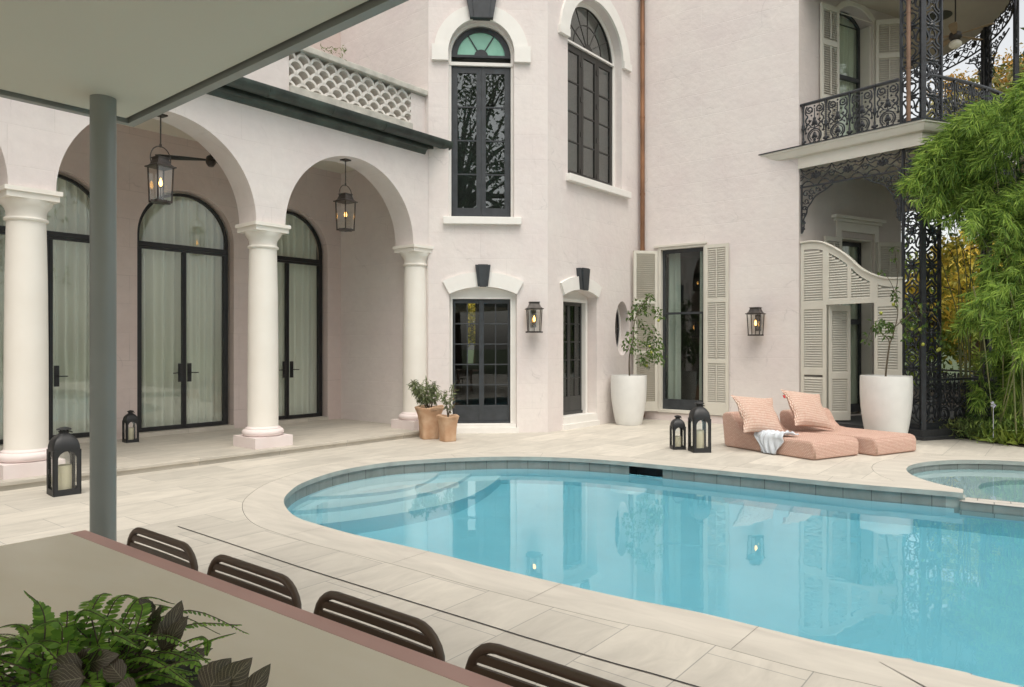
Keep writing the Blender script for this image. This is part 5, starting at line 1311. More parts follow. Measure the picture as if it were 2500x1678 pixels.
def citrus(label, pot_label, X, Y, rtop, rbot, h, trunk, twigs, clusters, fruits, seed, lsz=.085):
    rng = random.Random(seed)
    t = thing('potted_citrus', label, 'potted tree', TR(X,Y,0), 'small citrus trees in white planters')
    p = MB(); p.lathe([(rbot*.98,0),(rbot,.01),(rbot*1.10,h*.12),(rbot*1.23,h*.30),(rtop*.965,h*.52),(rtop*.995,h*.72),(rtop*1.0,h*.90),(rtop*.99,h-.02),(rtop*.985,h),(rtop*.93,h),(rtop*.92,h-.02),(rtop*.90,h-.10)], 56, caps=False); p.add([(rbot*.98*math.cos(a*.2244),rbot*.98*math.sin(a*.2244),0) for a in range(28)],[tuple(range(27,-1,-1))])
    obj('pot', p, M_POTW, t, autosmooth=50)
    s = MB(); s.lathe([(.001,h-.08),(rtop*.915,h-.085)], 32); obj('soil', s, M_SOIL, t)
    o_ = Vector((X,Y,0)); tk = MB()
    for path_, r0, r1 in trunk:
        pp = smoothpath([Vector(q)-o_ for q in path_], 5); n_ = len(pp); tk.tube(pp, [r0+(r1-r0)*i/(n_-1) for i in range(n_)], 7)
    for path_ in twigs:
        pp = smoothpath([Vector(q)-o_ for q in path_], 5); tk.tube(pp, [.006-.004*i/(len(pp)-1) for i in range(len(pp))], 5)
    obj('trunk', tk, M_TWIG, t, smooth=True)
    V, Fc = [], []
    for c_, r, n_ in clusters:
        c_ = Vector(c_)-o_
        for i in range(n_):
            q = rv(rng); q = q.normalized()*rng.random()**.5*r if q.length > 0 else q
            d = rv(rng)*.7+q.normalized()*.6+Vector((0,0,-.55)); leaf(V, Fc, c_+q, d, rv(rng)+Vector((0,0,.8)), lsz*rng.uniform(.7,1.25), lsz*rng.uniform(.42,.52), .22)
            if i % 4 == 0: tk2 = None
    obj('foliage', leafmesh('foliage', V, Fc, None), M_CIT, t)
    for q in fruits: fr_ = MB(); fr_.ball(Vector(q)-o_, (.028,.028,.031), 10, 7); obj('fruit', fr_, M_LEMON, t, smooth=True)
    return t
s6 = lambda x,y,Y: pt(1480+x*.2296, 690+y*.2296, Y)
rng = random.Random(5); jd = lambda Y: Y+rng.uniform(-.28,.28)
PY = 14.65
cl = [(450,160,.11,22),(400,215,.12,26),(350,260,.13,30),(300,225,.09,14),(285,345,.15,34),(350,420,.09,14),(420,300,.10,16),(530,290,.09,14),(555,350,.10,18),(450,500,.13,26),(505,570,.14,30),(270,560,.14,28),(250,670,.15,34),(350,620,.10,14),(540,640,.15,34),(480,700,.15,34),(540,750,.15,34),(420,780,.12,22),(395,830,.11,18),(430,860,.09,14),(560,820,.10,16),(600,770,.06,7),(315,730,.06,5),(200,610,.07,8),(350,720,.05,4)]
clus = [(s6(x,y,jd(PY)), r*1.0, int(n_*1.15)) for x,y,r,n_ in cl]
base1 = pt(1535,930,PY)
T1 = [([pt(1538,935,PY),s6(245,930,PY),s6(245,830,PY),s6(255,730,PY),s6(285,620,PY),s6(295,480,PY),s6(310,380,PY),s6(350,280,PY),s6(420,200,PY),s6(460,150,PY)], .017, .006)]
tws = [[s6(285,620,PY),s6(330,680,PY-.05),s6(430,700,PY-.1),s6(540,700,PY-.1),s6(545,800,PY-.1)],[s6(295,485,PY),s6(390,480,PY+.1),s6(470,520,PY+.1),s6(550,640,PY)],[s6(310,380,PY),s6(430,260,PY-.1),s6(520,290,PY-.1),s6(570,370,PY-.1)],[s6(255,740,PY),s6(290,770,PY),s6(300,800,PY)],[s6(430,700,PY-.1),s6(420,800,PY),s6(430,870,PY)]]
citrus('white planter with a weeping leafy citrus tree beside the oval window', '', (1535-1250)/1750*PY, PY, .366, .262, 1.005, T1, tws, clus, [s6(555,405,PY-.1),s6(430,885,PY-.1),s6(460,680,PY-.15),s6(480,745,PY-.15)], 3, .092)
PY2 = 11.95
a2 = lambda x,y,Y=PY2: pt(1930+x*.1712, 560+y*.1712, Y); b2 = lambda x,y,Y=PY2: pt(1930+x*.1913, 780+y*.1913, Y)
cl2 = [(a2(1480,270),.05,9),(a2(1465,430),.05,7),(a2(1490,910),.06,10),(a2(1500,985),.06,9),(a2(1290,610),.06,6),(a2(1480,1070),.04,3),(a2(1650,1290),.09,10),(a2(1700,1090),.10,12),(a2(1700,1330),.10,14),(a2(1870,1060),.08,7),(a2(2100,1120),.08,8),(a2(2200,1110),.06,5),(a2(1860,1230),.07,6),(b2(1110,100),.08,16),(b2(1150,60),.08,16),(b2(1230,60),.09,20),(b2(1260,110),.08,16),(b2(1120,130),.07,12),(b2(1200,30),.07,12),(b2(1050,40),.05,5),(b2(990,215),.05,5),(b2(970,275),.05,4),(b2(1240,200),.06,7),(b2(1480,190),.08,9),(b2(1530,120),.09,11),(b2(1480,255),.06,6),(b2(1700,50),.06,6),(b2(1560,40),.08,8),(b2(1660,130),.05,4),(b2(1940,190),.07,7),(b2(1990,310),.06,5),(b2(1890,230),.06,6),(b2(1960,260),.05,4),(b2(1950,300),.06,5)]
T2 = [([pt(2162,930,PY2),b2(1215,700),b2(1235,520),b2(1265,310)], .017, .013),([b2(1265,310),b2(1310,200),b2(1330,100),a2(1510,1330),a2(1530,1150),a2(1500,950),a2(1525,700),a2(1500,420),a2(1485,300)], .011, .004),([b2(1265,310),b2(1245,250),b2(1180,190),b2(1130,120)], .010, .005),([b2(1330,100),a2(1610,1290),a2(1750,1185),a2(1900,1165),a2(2030,1210),a2(2110,1310),a2(2140,1420),b2(1910,220),b2(1900,370)], .008, .003)]
tw2 = [[a2(1500,950),a2(1420,740),a2(1300,600)],[b2(1180,190),b2(1080,90),b2(1010,180),b2(975,270)],[a2(1750,1185),a2(1900,1060),a2(2080,1100),a2(2230,1120)],[b2(1330,110),b2(1300,60),b2(1240,40)],[b2(1265,310),b2(1255,240)],[b2(1400,40),b2(1480,150),b2(1480,250)],[a2(1900,1165),a2(1860,1240),a2(1870,1330)]]
citrus('tall white planter with a sparse spreading citrus tree in front of the iron column', '', (2163-1250)/1750*PY2, PY2, .396, .285, 1.105, T2, tw2, cl2, [a2(1468,1072),a2(1850,1105),a2(1290,1195),b2(1690,320),b2(1900,380),b2(1650,130),b2(1880,395),b2(1550,120),a2(1845,1100)], 8, .085)
# ------------------------------------------------------------------ terracotta pots
def terra(X, Y, rb, rt, h, yaw, label, build):
    t = thing('potted_plant', label, 'potted plant', TR(X,Y,0,yaw), 'terracotta pots beside the porch step')
    p = MB(); ring_ = []
    prof = [(rb*.97,0),(rb,.02),(rb*1.02,h*.2),(rb*1.10,h*.5),(rb*1.26,h*.75),(rt*.95,h*.93),(rt,h*.985),(rt*.985,h),(rt*.92,h*.995),(rt*.88,h*.93),(rt*.84,h*.86)]
    n_ = 40; vs = []
    for i,(r,z) in enumerate(prof):
        for k in range(n_):
            a = 2*math.pi*k/n_; e = 5-2.6*min(1,z/h); q = (abs(math.cos(a))**e+abs(math.sin(a))**e)**(-1/e)
            wv = 1+.018*math.sin(3*a+1)+.012*math.sin(5*a); vs.append((r*q*wv*math.cos(a), r*q*wv*math.sin(a), z*(1+.02*math.sin(4*a+.5)*(z/h))))
    m_ = len(prof); fs = [(i*n_+k,i*n_+(k+1)%n_,(i+1)*n_+(k+1)%n_,(i+1)*n_+k) for i in range(m_-1) for k in range(n_)]+[tuple(range(n_-1,-1,-1))]
    p.add(vs, fs); obj('pot', p, M_TERRA, t, smooth=True)
    s = MB(); s.lathe([(.001,h*.90),(rt*.95,h*.89)], 24); obj('soil', s, M_SOIL, t)
    build(t, h)
def shrub_big(t, h):
    rng = random.Random(11); st_ = MB(); V, Fc = [], []
    for i in range(11):
        a = rng.uniform(0,6.28); r = rng.uniform(.10,.34); top = Vector((r*math.cos(a)*1.15, r*math.sin(a), h+rng.uniform(.22,.48)))
        pp = smoothpath([Vector((rng.uniform(-.05,.05),rng.uniform(-.05,.05),h*.9)), Vector((top.x*.5,top.y*.5,h+.15)), top], 5); st_.tube(pp, [.008-.005*k/(len(pp)-1) for k in range(len(pp))], 5)
        for j in range(46):
            k = rng.uniform(.45,1); p_ = pp[int(k*(len(pp)-1))]+rv(rng,.035); d = rv(rng)*.8+Vector((top.x,top.y,0))*1.0+Vector((0,0,rng.uniform(-1.1,.5))); leaf(V, Fc, p_, d, Vector((0,0,1))+rv(rng,.5), rng.uniform(.085,.14), rng.uniform(.016,.024), .25)
    obj('stem', st_, M_TWIG, t, smooth=True); obj('foliage', leafmesh('f',V,Fc,0), M_OLEA, t)
def shrub_small(t, h):
    rng = random.Random(21); st_ = MB(); V, Fc = [], []; V2, F2_ = [], []
    for i,(tx,ty,tz) in enumerate(((.12,.0,.18),(-.04,.03,.42),(-.12,-.04,.34),(.03,-.05,.5),(.16,.02,.44))):
        pp = smoothpath([Vector((.0,0,h*.88)), Vector((tx*.3,ty,h+tz*.35)), Vector((tx*1.0,ty*2,h+tz))], 6); st_.tube(pp, [.009-.006*k/(len(pp)-1) for k in range(len(pp))], 5)
        for j in range(40 if i in (1,2,3) else 16):
            p_ = pp[rng.randint(len(pp)//2,len(pp)-1)]+rv(rng,.03); d = rv(rng)+Vector((0,0,-.3))
            if i in (0,4) and rng.random() < .7: leaf(V2,F2_,p_,d,rv(rng),rng.uniform(.04,.08),rng.uniform(.014,.022),.3)
            else: leaf(V,Fc,p_,d,rv(rng)+Vector((0,0,.5)),rng.uniform(.06,.11),rng.uniform(.014,.022),.25)
    obj('stem', st_, M_TWIG, t, smooth=True); obj('foliage', leafmesh('f',V,Fc,0), M_OLEA, t); obj('dry_leaf', leafmesh('f',V2,F2_,0), M_DRY, t)
terra(-1.43,12.42,.155,.25,.555,20,'large terracotta pot with a bushy grey-green shrub beside the porch step', shrub_big)
terra(-1.08,12.08,.118,.185,.43,35,'smaller terracotta pot with a thin half-dry shrub before the french door', shrub_small)
# ------------------------------------------------------------------ table-top fern planter
def table_plant():
    rng = random.Random(4); X, Y = -.90, 1.47
    t = thing('fern_planter', 'low planter of ferns and dark veined leaves on the beige table', 'planter', TR(X,Y,.75))
    o_ = Vector((X,Y,.75))
    p = MB(); p.lathe([(.17,0),(.21,.03),(.24,.09),(.25,.115),(.24,.115),(.22,.09)], 40); obj('bowl', p, M_CHAR, t, smooth=True)
    s = MB(); s.lathe([(.001,.095),(.235,.09)], 24); obj('soil', s, M_SOIL, t)
    V, Fc = [], []; st_ = MB()
    def frond(P0, P1, P2, n_, pl, pw_, upv=Vector((0,0,1))):
        pp = smoothpath([P0, P1, P2], 10); m_ = len(pp); st_.tube(pp, [.0022-.0014*k/(m_-1) for k in range(m_)], 4)
        side = None
        n_ = int(n_*1.4); pl *= .78; pw_ *= .72
        for i in range(n_):
            k = .22+.78*i/(n_-1); f = k*(m_-1); j = min(int(f),m_-2); q = pp[j]+(pp[j+1]-pp[j])*(f-j); tg = (pp[j+1]-pp[j]).normalized()
            sd_ = tg.cross(upv).normalized(); nr = sd_.cross(tg); ll = pl*(1-.85*max(0,(k-.35)/.65)**1.3)*(.75+.25*min(1,(k-.2)/.2))
            for sg in (-1,1):
                d = sd_*sg+tg*.45-nr*.18*rng.random()+rv(rng,.06)
                rleaf(V, Fc, q, d, nr, ll, pw_*1.25*(.6+.4*ll/pl), .12)
    def wp(px_, py_, Yd): return pt(px_,py_,Yd*.92)-o_
    base = lambda a=.08: Vector((rng.uniform(-a,a),rng.uniform(-a,a),.09))
    for (mx,my,tx,ty,Yd,n_,pl,pw_) in ((110,1520,62,1445,1.66,26,.034,.013),(150,1530,62,1540,1.6,18,.03,.014),(190,1500,280,1525,1.7,22,.032,.013),(250,1530,300,1530,1.62,18,.03,.012),(150,1575,10,1580,1.58,24,.04,.012),(345,1500,325,1482,1.66,26,.030,.007),(380,1500,388,1495,1.7,24,.028,.007),(470,1580,575,1546,1.62,34,.02,.008),(470,1560,505,1600,1.6,24,.02,.008),(80,1620,-20,1600,1.55,24,.04,.012),(430,1620,500,1640,1.5,26,.022,.009),(240,1580,200,1650,1.5,20,.035,.013)):
        frond(base(), wp(mx,my,Yd), wp(tx,ty,Yd+rng.uniform(-.04,.04)), n_, pl, pw_)
    for i in range(130):
        a = rng.uniform(0,6.28); r = rng.uniform(.08,.36); z = rng.uniform(.10,.28)
        frond(base(.12), Vector((r*.55*math.cos(a),r*.55*math.sin(a),z)), Vector((r*math.cos(a),r*math.sin(a),z-.05+rng.uniform(-.04,.06))), 20, rng.uniform(.02,.036), rng.uniform(.008,.013))
    obj('fern_frond', leafmesh('f',V,Fc,0), M_FERN, t); obj('stem', st_, M_TWIG, t)
    def bleaf(p_, d, n_, L, w, cup=.15):
        d = d.normalized(); sd_ = d.cross(n_).normalized(); nr = sd_.cross(d); ph = rng.uniform(0,6)
        def fn(u, v_):
            x = u; hw_ = w/2*math.sin(math.pi*min(1,x**.72))**.8*(1 if x < .999 else 0); y = (v_-.5)*2
            rip = .012*L*10*math.sin(26*x+ph)*abs(y)**3*.18
            return p_+d*L*x+sd_*hw_*y*(1+.05*math.sin(30*x))+nr*(cup*hw_*abs(y)**1.5+rip-L*.25*(x-.3)**2*(1 if x > .3 else 0))
        fm = MB(); fm.grid(fn, 14, 8); obj('veined_leaf', fm, M_FIT, t, smooth=True)
    st2 = MB()
    for (bx,by,tx,ty,Yd,w) in ((400,1590,440,1462,1.62,.062),(395,1590,455,1505,1.62,.05),(370,1540,402,1530,1.66,.03),(380,1490,330,1462,1.70,.03),(375,1560,385,1478,1.70,.035),(200,1640,95,1630,1.46,.075),(205,1655,105,1672,1.44,.075),(190,1625,245,1585,1.5,.05),(215,1620,280,1600,1.5,.05),(505,1690,560,1608,1.5,.085),(535,1690,612,1610,1.5,.07),(590,1720,660,1622,1.5,.055),(300,1660,250,1600,1.46,.05),(330,1690,270,1690,1.42,.06)):
        p0 = wp(bx,by,Yd); p1 = wp(tx,ty,Yd+rng.uniform(-.05,.05)); n_ = Vector((.1,-1,.35))+rv(rng,.25); bleaf(p0, p1-p0, n_, (p1-p0).length*.95, w*.82)
        st2.tube(smoothpath([base(.05), (p0+Vector((0,0,.09)))*.5, p0], 4), .003, 5)
    for i in range(16):
        a = rng.uniform(0,6.28); r = rng.uniform(.05,.22); p0 = Vector((r*math.cos(a),r*math.sin(a),rng.uniform(.10,.17))); bleaf(p0, Vector((math.cos(a),math.sin(a),rng.uniform(.1,.8))), Vector((0,0,1))+rv(rng,.3), rng.uniform(.06,.10), rng.uniform(.045,.065))
    obj('stem', st2, M_TWIG, t)
table_plant()
# ------------------------------------------------------------------ weeds on the parapet
rng = random.Random(9)
for i,(x,hh,lb) in enumerate(((1.02,.10,'low weed sprawling on the mossy parapet coping'),(1.32,.22,'upright weed growing from the mossy parapet coping'))):
    V, Fc = [], []
    for j in range(26 if i == 0 else 20):
        p_ = Vector((rng.uniform(-.16,.16) if i == 0 else rng.uniform(-.02,.02), rng.uniform(-.03,.03), rng.uniform(0,hh))); leaf(V,Fc,p_,rv(rng)+Vector((0,0,.5)),rv(rng),rng.uniform(.05,.09),rng.uniform(.012,.02),.2)
    obj('weed', leafmesh('f',V,Fc,0), M_WEED, None, F.at(x,-.19,6.281), label=lb, cat='weed', group='weeds on the parapet')
# ------------------------------------------------------------------ bamboo
LB = [(180,2470),(215,2475),(250,2405),(290,2330),(330,2290),(370,2235),(410,2205),(440,2200),(480,2235),(520,2262),(560,2335),(620,2362),(680,2345),(760,2325),(820,2340),(900,2350),(960,2348),(1020,2330),(1060,2330)]
def lb(y):
    for i in range(len(LB)-1):
        if LB[i][0] <= y <= LB[i+1][0]: k = (y-LB[i][0])/(LB[i+1][0]-LB[i][0]); return LB[i][1]+(LB[i+1][1]-LB[i][1])*k
    return 2470
def spray(V, Fc, rng, c_, axis, n_, L, w):
    for j in range(n_):
        a = -1.15+2.3*(j+rng.random()*.6)/n_; sd_ = axis.cross(Vector((.2,-.9,.3))).normalized(); d = axis*math.cos(a)+sd_*math.sin(a)+rv(rng,.13)
        leaf(V, Fc, c_+rv(rng,.025), d, Vector((0,-.7,.7))+rv(rng,.5), L*rng.uniform(.6,1.1), w*rng.uniform(.8,1.2), .13)
bspec = [(8.25,12.75,0),(8.85,12.15,1),(8.35,11.75,2),(9.35,11.55,3),(9.0,10.9,4)]
labels = ['bamboo clump behind the iron column, arching over the balcony corner','tall bamboo clump at the back of the planting bed','bamboo clump with bare leaning canes in front of the ground railing','bamboo clump at the right edge of the photo, upper bright sprays','lowest bamboo clump at the right edge above the ground plants']
bfol = [([],[],[],[]) for _ in bspec]; rng = random.Random(77)
def pick(c_): return min(range(5), key=lambda i: (bspec[i][0]-c_.x)**2+(bspec[i][1]-c_.y)**2*1.5+(0 if i != 3 else (.6 if c_.z < 2.5 else -.4))+(0 if i != 4 else (.6 if c_.z > 2.2 else -.4)))
def sparse(x, y): return (560 < y < 905 and x < 2400) or (850 < y < 1000 and x < 2380)
n_dark = 0                       # inner foliage, its shade put into the darker leaf colour
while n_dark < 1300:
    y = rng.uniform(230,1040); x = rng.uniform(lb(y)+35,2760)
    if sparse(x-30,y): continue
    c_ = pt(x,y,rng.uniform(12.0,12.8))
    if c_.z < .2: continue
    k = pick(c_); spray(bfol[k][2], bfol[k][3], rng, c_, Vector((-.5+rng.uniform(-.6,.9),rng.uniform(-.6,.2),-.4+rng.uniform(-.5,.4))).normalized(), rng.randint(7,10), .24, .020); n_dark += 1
made = 0; tries = 0              # arching plumes in front
while made < 165 and tries < 8000:
    tries += 1
    y = rng.uniform(200,1000); l_ = lb(y); x = l_+(2720-l_)*rng.random()**1.25
    if sparse(x,y) and rng.random() < .8: continue
    Y = rng.uniform(10.7,12.1) if x > 2330 else rng.uniform(11.3,11.9)
    if y > 880: Y = rng.uniform(11.7,12.3)
    tip = pt(x,y,Y)
    if tip.z < .35: continue
    L_ = rng.uniform(.55,1.05); up = Vector((rng.uniform(.35,.95),rng.uniform(-.1,.5),rng.uniform(.15,.65))).normalized()
    k = pick(tip); V, Fc = bfol[k][0], bfol[k][1]; ns = int(15+L_*14)
    for q in range(ns):
        f_ = q/ns; c_ = tip+up*L_*f_+Vector((0,0,-.22*L_*(1-f_)**2))+rv(rng,.05+.10*f_)
        if (c_.x/c_.y*1750+1250) < lb(845-(c_.z-1.6)/c_.y*1750)-18: continue
        ax = (-up*.8+Vector((rng.uniform(-.5,.5),rng.uniform(-.5,.2),-.30-.5*(1-f_)+rng.uniform(-.3,.45)))).normalized()
        spray(V, Fc, rng, c_, ax, rng.randint(6,10), .23, .0175)
    made += 1
made = 0
while made < 26:                 # plumes arching over the iron column
    y = rng.uniform(345,500); x = lb(y)+rng.uniform(0,130); tip = pt(x,y,rng.uniform(11.3,11.8)); L_ = rng.uniform(.5,.9)
    up = Vector((rng.uniform(.5,.95),rng.uniform(0,.4),rng.uniform(.05,.5))).normalized(); k = pick(tip); V, Fc = bfol[k][0], bfol[k][1]; ns = int(14+L_*14)
    for q in range(ns):
        f_ = q/ns; c_ = tip+up*L_*f_+Vector((0,0,-.2*L_*(1-f_)**2))+rv(rng,.05+.08*f_)
        if (c_.x/c_.y*1750+1250) < lb(845-(c_.z-1.6)/c_.y*1750)-20: continue
        spray(V, Fc, rng, c_, (-up*.8+Vector((rng.uniform(-.5,.5),rng.uniform(-.5,.2),-.3-.5*(1-f_)+rng.uniform(-.3,.45)))).normalized(), rng.randint(6,10), .23, .0175)
    made += 1
for i,(bx,by,_) in enumerate(bspec):
    t = thing('bamboo', labels[i], 'bamboo', TR(bx,by,.012), 'bamboo clumps in the planting bed')
    o_ = Vector((bx,by,.012)); cu = MB()
    for j in range(9):
        p0 = Vector((rng.uniform(-.28,.28),rng.uniform(-.22,.22),0)); top = Vector((p0.x+rng.uniform(-1.0,.5),p0.y+rng.uniform(-.6,.3),rng.uniform(3.2,5.0)))
        pp = smoothpath([p0, Vector((p0.x*1.1+rng.uniform(-.1,.1),p0.y,1.6)), Vector((p0.x*.6+top.x*.4,p0.y*.6+top.y*.4,3.0)), top], 6); n_ = len(pp)
        cu.tube(pp, [.016-.011*k/(n_-1) for k in range(n_)], 6)
    if i == 2:
        for L_ in (((2376,700),(2390,760),(2402,825)),((2452,755),(2468,830),(2478,900)),((2462,700),(2480,760),(2490,800))):
            cu.tube(smoothpath([pt(*L_[0],11.0)-o_, pt(*L_[1],11.02)-o_, pt(*L_[2],11.1)-o_, Vector((-.28, .22, .0))], 5), .010, 6)
    obj('culm', cu, M_CULM, t, smooth=True)
    for nm,V,Fc,m in (('foliage',bfol[i][0],bfol[i][1],M_BAM),('inner_foliage',bfol[i][2],bfol[i][3],M_BAMSHADE)):
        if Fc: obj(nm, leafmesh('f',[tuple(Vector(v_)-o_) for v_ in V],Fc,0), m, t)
# ground plants at the foot of the bamboo
pl = [(2290,1062,'dry brown straggly plant at the foot of the iron column',M_DRY,.28),(2345,1072,'grassy green plant between the dry plant and the bamboo foot',mat('grassy_leaf',(.26,.30,.11),.6,island=.5,transl=.35),.34),(2400,1078,'low leafy green plant before the bamboo foot',mat('herb_leaf',(.22,.31,.10),.55,island=.5,transl=.35),.40),(2440,1085,'low green plant near the right edge of the paving',mat('border_leaf',(.24,.36,.09),.5,island=.5,transl=.35),.42),(2485,1088,'strappy lime plant overhanging the paving at the right edge',M_LIME,.36),(2440,1020,'green shrub with a small white bloom under the bamboo',M_BAM,.55)]
for i,(px_,py_,lb_,m,hh) in enumerate(pl):
    x,y = gp(px_,py_-2); q_ = Vector((x,y)); q_ += q_.normalized()*.12; x,y = q_; V, Fc = [], []
    if i == 5: x,y = 8.3,11.7
    for j in range(480 if i else 90):
        p_ = Vector((rng.gauss(0,.19),rng.gauss(0,.13),rng.uniform(0,hh*.8)))
        if i in (0,4): d = Vector((rng.uniform(-1,1),rng.uniform(-1,.4),rng.uniform(.1,1.0))); p_.z *= .2; leaf(V,Fc,p_,d,rv(rng),rng.uniform(.16,.34),rng.uniform(.008,.018),.45)
        else: leaf(V,Fc,p_,rv(rng)+Vector((0,0,.7)),rv(rng),rng.uniform(.06,.15),rng.uniform(.012,.022),.3)
    t = obj('ground_plant', leafmesh('f',V,Fc,0), m, None, TR(x,y,.012), label=lb_, cat='plant', group='low plants along the edge of the paving')
    if i == 5:
        f_ = MB(); rr = pt(2425,990,11.6)
        for j in range(14): f_.ball((rr.x-x+rng.uniform(-.03,.03),rr.y-y+rng.uniform(-.03,.03),rr.z+rng.uniform(-.06,.06)), .012, 6, 4)
        f_.tube([(rr.x-x,rr.y-y,.1),(rr.x-x,rr.y-y,rr.z)], .004, 5)
        obj('bloom', f_, mat('pale_bloom', (.6,.6,.72), .6), t)
# ------------------------------------------------------------------ trees
def tree(name, label, X, Y, H, cr, zc, m, n_, lsz, seed, trunk_r=.22, group=None, clump=26, flat=.7, mbark=None):
    rng = random.Random(seed); t = thing(name, label, 'tree', TR(X,Y,-.03), group)
    tk = MB(); tips = []
    tk.tube(smoothpath([Vector((0,0,0)),Vector((rng.uniform(-.3,.3),rng.uniform(-.3,.3),zc*.5)),Vector((rng.uniform(-.4,.4),rng.uniform(-.4,.4),zc))], 5), [trunk_r*(1-.5*k/10) for k in range(11)], 9)
    for i in range(clump):
        while True:
            q = rv(rng)
            if .25 < q.length < 1: break
        c_ = Vector((q.x*cr, q.y*cr, zc+q.z*cr*flat+cr*.15)); tips.append(c_)
        b0 = Vector((0,0,zc*rng.uniform(.6,1.0))); md = b0*.5+c_*.5+Vector((rng.uniform(-.5,.5),rng.uniform(-.5,.5),rng.uniform(.1,.6)))
        pp = smoothpath([b0,md,c_],5); tk.tube(pp, [trunk_r*.42*(1-.85*k/(len(pp)-1)) for k in range(len(pp))], 5)
    obj('trunk', tk, mbark or M_BARK, t, smooth=True)
    V, Fc = [], []
    for c_ in tips:
        r = cr*rng.uniform(.22,.42)
        for j in range(n_//clump):
            q = rv(rng); q = q.normalized()*r*rng.random()**.45; q.z *= .6
            leaf(V, Fc, c_+q, rv(rng)+Vector((0,0,-.3)), rv(rng)+Vector((0,0,.6)), lsz*rng.uniform(.7,1.4), lsz*rng.uniform(.4,.65), .2)
    obj('crown', leafmesh('f',V,Fc,0), m, t)
tree('garden_tree','yellow-leaved tree behind the iron column',13.4,20.5,5,2.3,2.9,M_YEL,4200,.20,31,.12,'garden trees beyond the gallery')
tree('garden_tree','golden tree seen through the upper balcony railing',17.5,23.5,9,3.4,6.4,M_YEL,5200,.26,32,.2,'garden trees beyond the gallery')
tree('garden_tree','lime green tree low behind the ground railing',12.4,17.2,3,1.6,1.5,M_LIME,3400,.15,33,.07,'garden trees beyond the gallery')
tree('garden_tree','tall dark oak high behind the upper gallery',21,25,14,5.2,10.2,M_OAK,7000,.34,34,.35,'garden trees beyond the gallery',36)
tree('garden_tree','dark green tree low in the garden behind the bamboo',16.2,17.0,6,2.6,2.6,M_OAK,4200,.24,35,.15,'garden trees beyond the gallery')
tree('garden_tree','orange-leaved tree beyond the upper gallery posts',15.2,21.5,8,2.3,8.4,mat('orange_leaf',(.46,.31,.07),.6,island=.7,transl=.45),5200,.12,36,.16,'garden trees beyond the gallery')
tree('garden_tree','olive-leaved tree showing between the upper gallery posts',14.2,19.6,9,2.4,7.0,mat('olive_leaf',(.26,.25,.08),.6,island=.7,transl=.4),4200,.2,41,.13,'garden trees beyond the gallery',30,.9)
tree('garden_tree','broad low yellow tree filling the view past the ground railing',18.5,25.5,6,3.6,2.6,M_YEL,6500,.2,38,.14,'garden trees beyond the gallery',40,.8)
tree('garden_tree','low lime tree beyond the left panel of the iron column',15.6,27.0,6,3.2,2.4,M_LIME,5500,.2,39,.14,'garden trees beyond the gallery',36,.8)
tree('garden_tree','dark green tree filling the gap low behind the lime tree',21.5,31.5,9,4.6,3.8,M_OAK,6500,.26,40,.2,'garden trees beyond the gallery',40,.9)
tree('garden_tree','yellow-green tree seen straight through the slit window of the house',ctr.x*2.5-.25,ctr.y*2.5,6,3.4,3.0,mat('brightened_yellow_leaf',(.60,.55,.07),.6,island=.8,transl=.4),9000,.24,37,.14,'garden trees behind the house')  # leaf colour brightened to look sunlit behind the house
# oaks behind the viewer: they shade the garden and are mirrored in the tall panes
for i,(x,y,h_,cr_,zc_) in enumerate(((-9,-21,24,8,13),(1.5,-24,26,8.5,14),(12,-20,22,7.5,11.5),(-19,-10,15,6,9.0),(21,-7,14,5.5,7.5))):
    tree('oak_tree',['broad oak mirrored in the tall arched window, left of the leaning limbs','broad oak with bare forked limbs mirrored in the middle of the tall arched window','broad oak mirrored in the right of the tall arched window','oak standing at the left end of the garden lawn','oak standing past the right end of the pool'][i],x,y,h_,cr_,zc_,M_OAK,6600,.34,50+i,.5,'oaks on the lawn opposite the house',60,1.15)
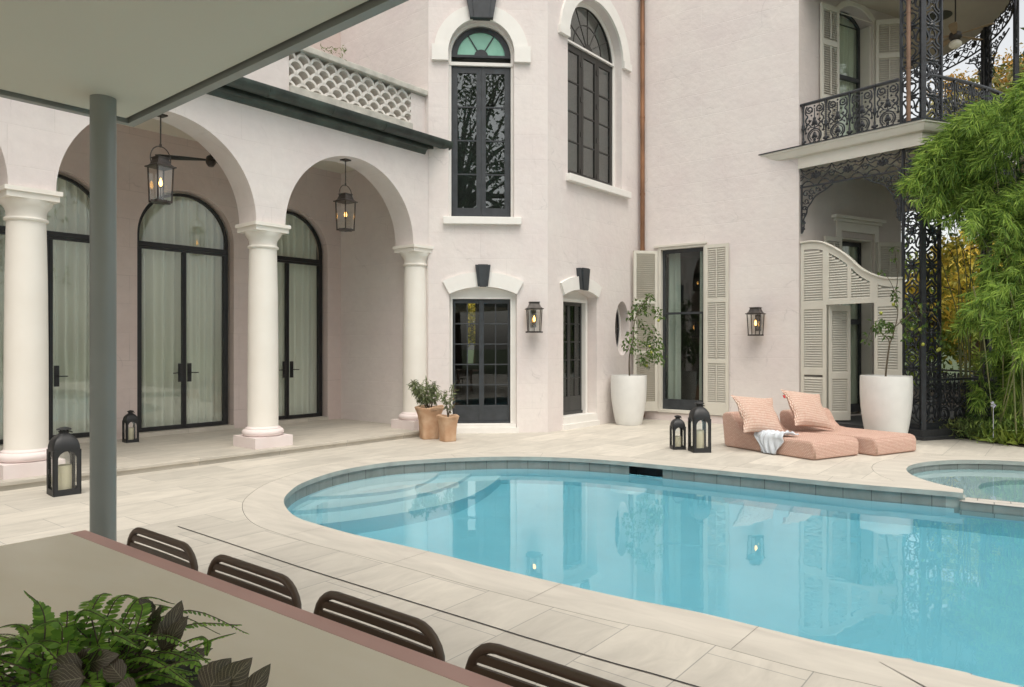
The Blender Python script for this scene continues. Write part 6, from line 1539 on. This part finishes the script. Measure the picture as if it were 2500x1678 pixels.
# ------------------------------------------------------------------ curtains and an indoor table
def curtain(fr, x0, x1, y, z0, z1, label, amp=.045, freq=None, seed=1, m=None):
    rng = random.Random(seed); mb = MB(); n_ = int((x1-x0)/.018); ph = [rng.uniform(0,6) for _ in range(4)]; fq = freq or 2*math.pi/.155
    def fn(u, v_):
        x = x0+(x1-x0)*u; k = .75+.35*math.sin(x*3.1+ph[0])+.2*math.sin(x*11+ph[3]); return (x+.01*math.sin(v_*3+x*9), y+amp*k*math.sin(fq*x+ph[1]+1.1*math.sin(3.3*x+ph[2])+.12*v_*math.sin(9*x))+.012*math.sin(fq*2.3*x+ph[2])+.01*(1-v_)*math.sin(x*6+ph[3]), z0+(z1-z0)*v_)
    mb.grid(fn, n_, 6); obj('curtain', mb, m or M_CURT, None, fr.M, smooth=True, label=label, cat='curtain', group='pale curtains behind the glass')
names = ['curtain behind the right arched porch door','curtain behind the middle arched porch door','curtain behind the left arched porch door, beside the canopy post','curtain behind an arched door off the left edge','curtain behind the farthest arched door off the left edge']
for i,c in enumerate(DX):
    if i < 3: curtain(F, c-.86, c+.86, 2.80, .17, 4.6, names[i], .085, seed=60+i)
curtain(C, .55, .80, .32, .24, 3.75, 'narrow white curtain at the left of the shuttered sash window', .035, seed=70)
curtain(C, 1.24, 1.44, .32, .24, 3.75, 'narrow white curtain at the right of the shuttered sash window', .03, seed=71)
curtain(D, 1.15, 2.2, .36, 5.45, 8.7, 'pale curtain behind the upper gallery window', .05, seed=72)
curtain(D, 1.2, 2.25, .36, .18, 3.9, 'pale curtain behind the gallery door below the balcony', .05, seed=73)
it = thing('indoor_table', 'wooden table with slanted legs seen dimly through the shuttered sash window', 'table', C.at(1.5,1.6,.15)); mb = MB(); mb.box(-.6,.6,-.4,.4,.70,.74); obj('tabletop', mb, M_WOOD, it)
for sx in (-1,1):
    for sy in (-1,1): mb = MB(); mb.tube([(sx*.4,sy*.28,.70),(sx*.52,sy*.36,0)], .02, 8); obj('leg', mb, M_WOOD, it)
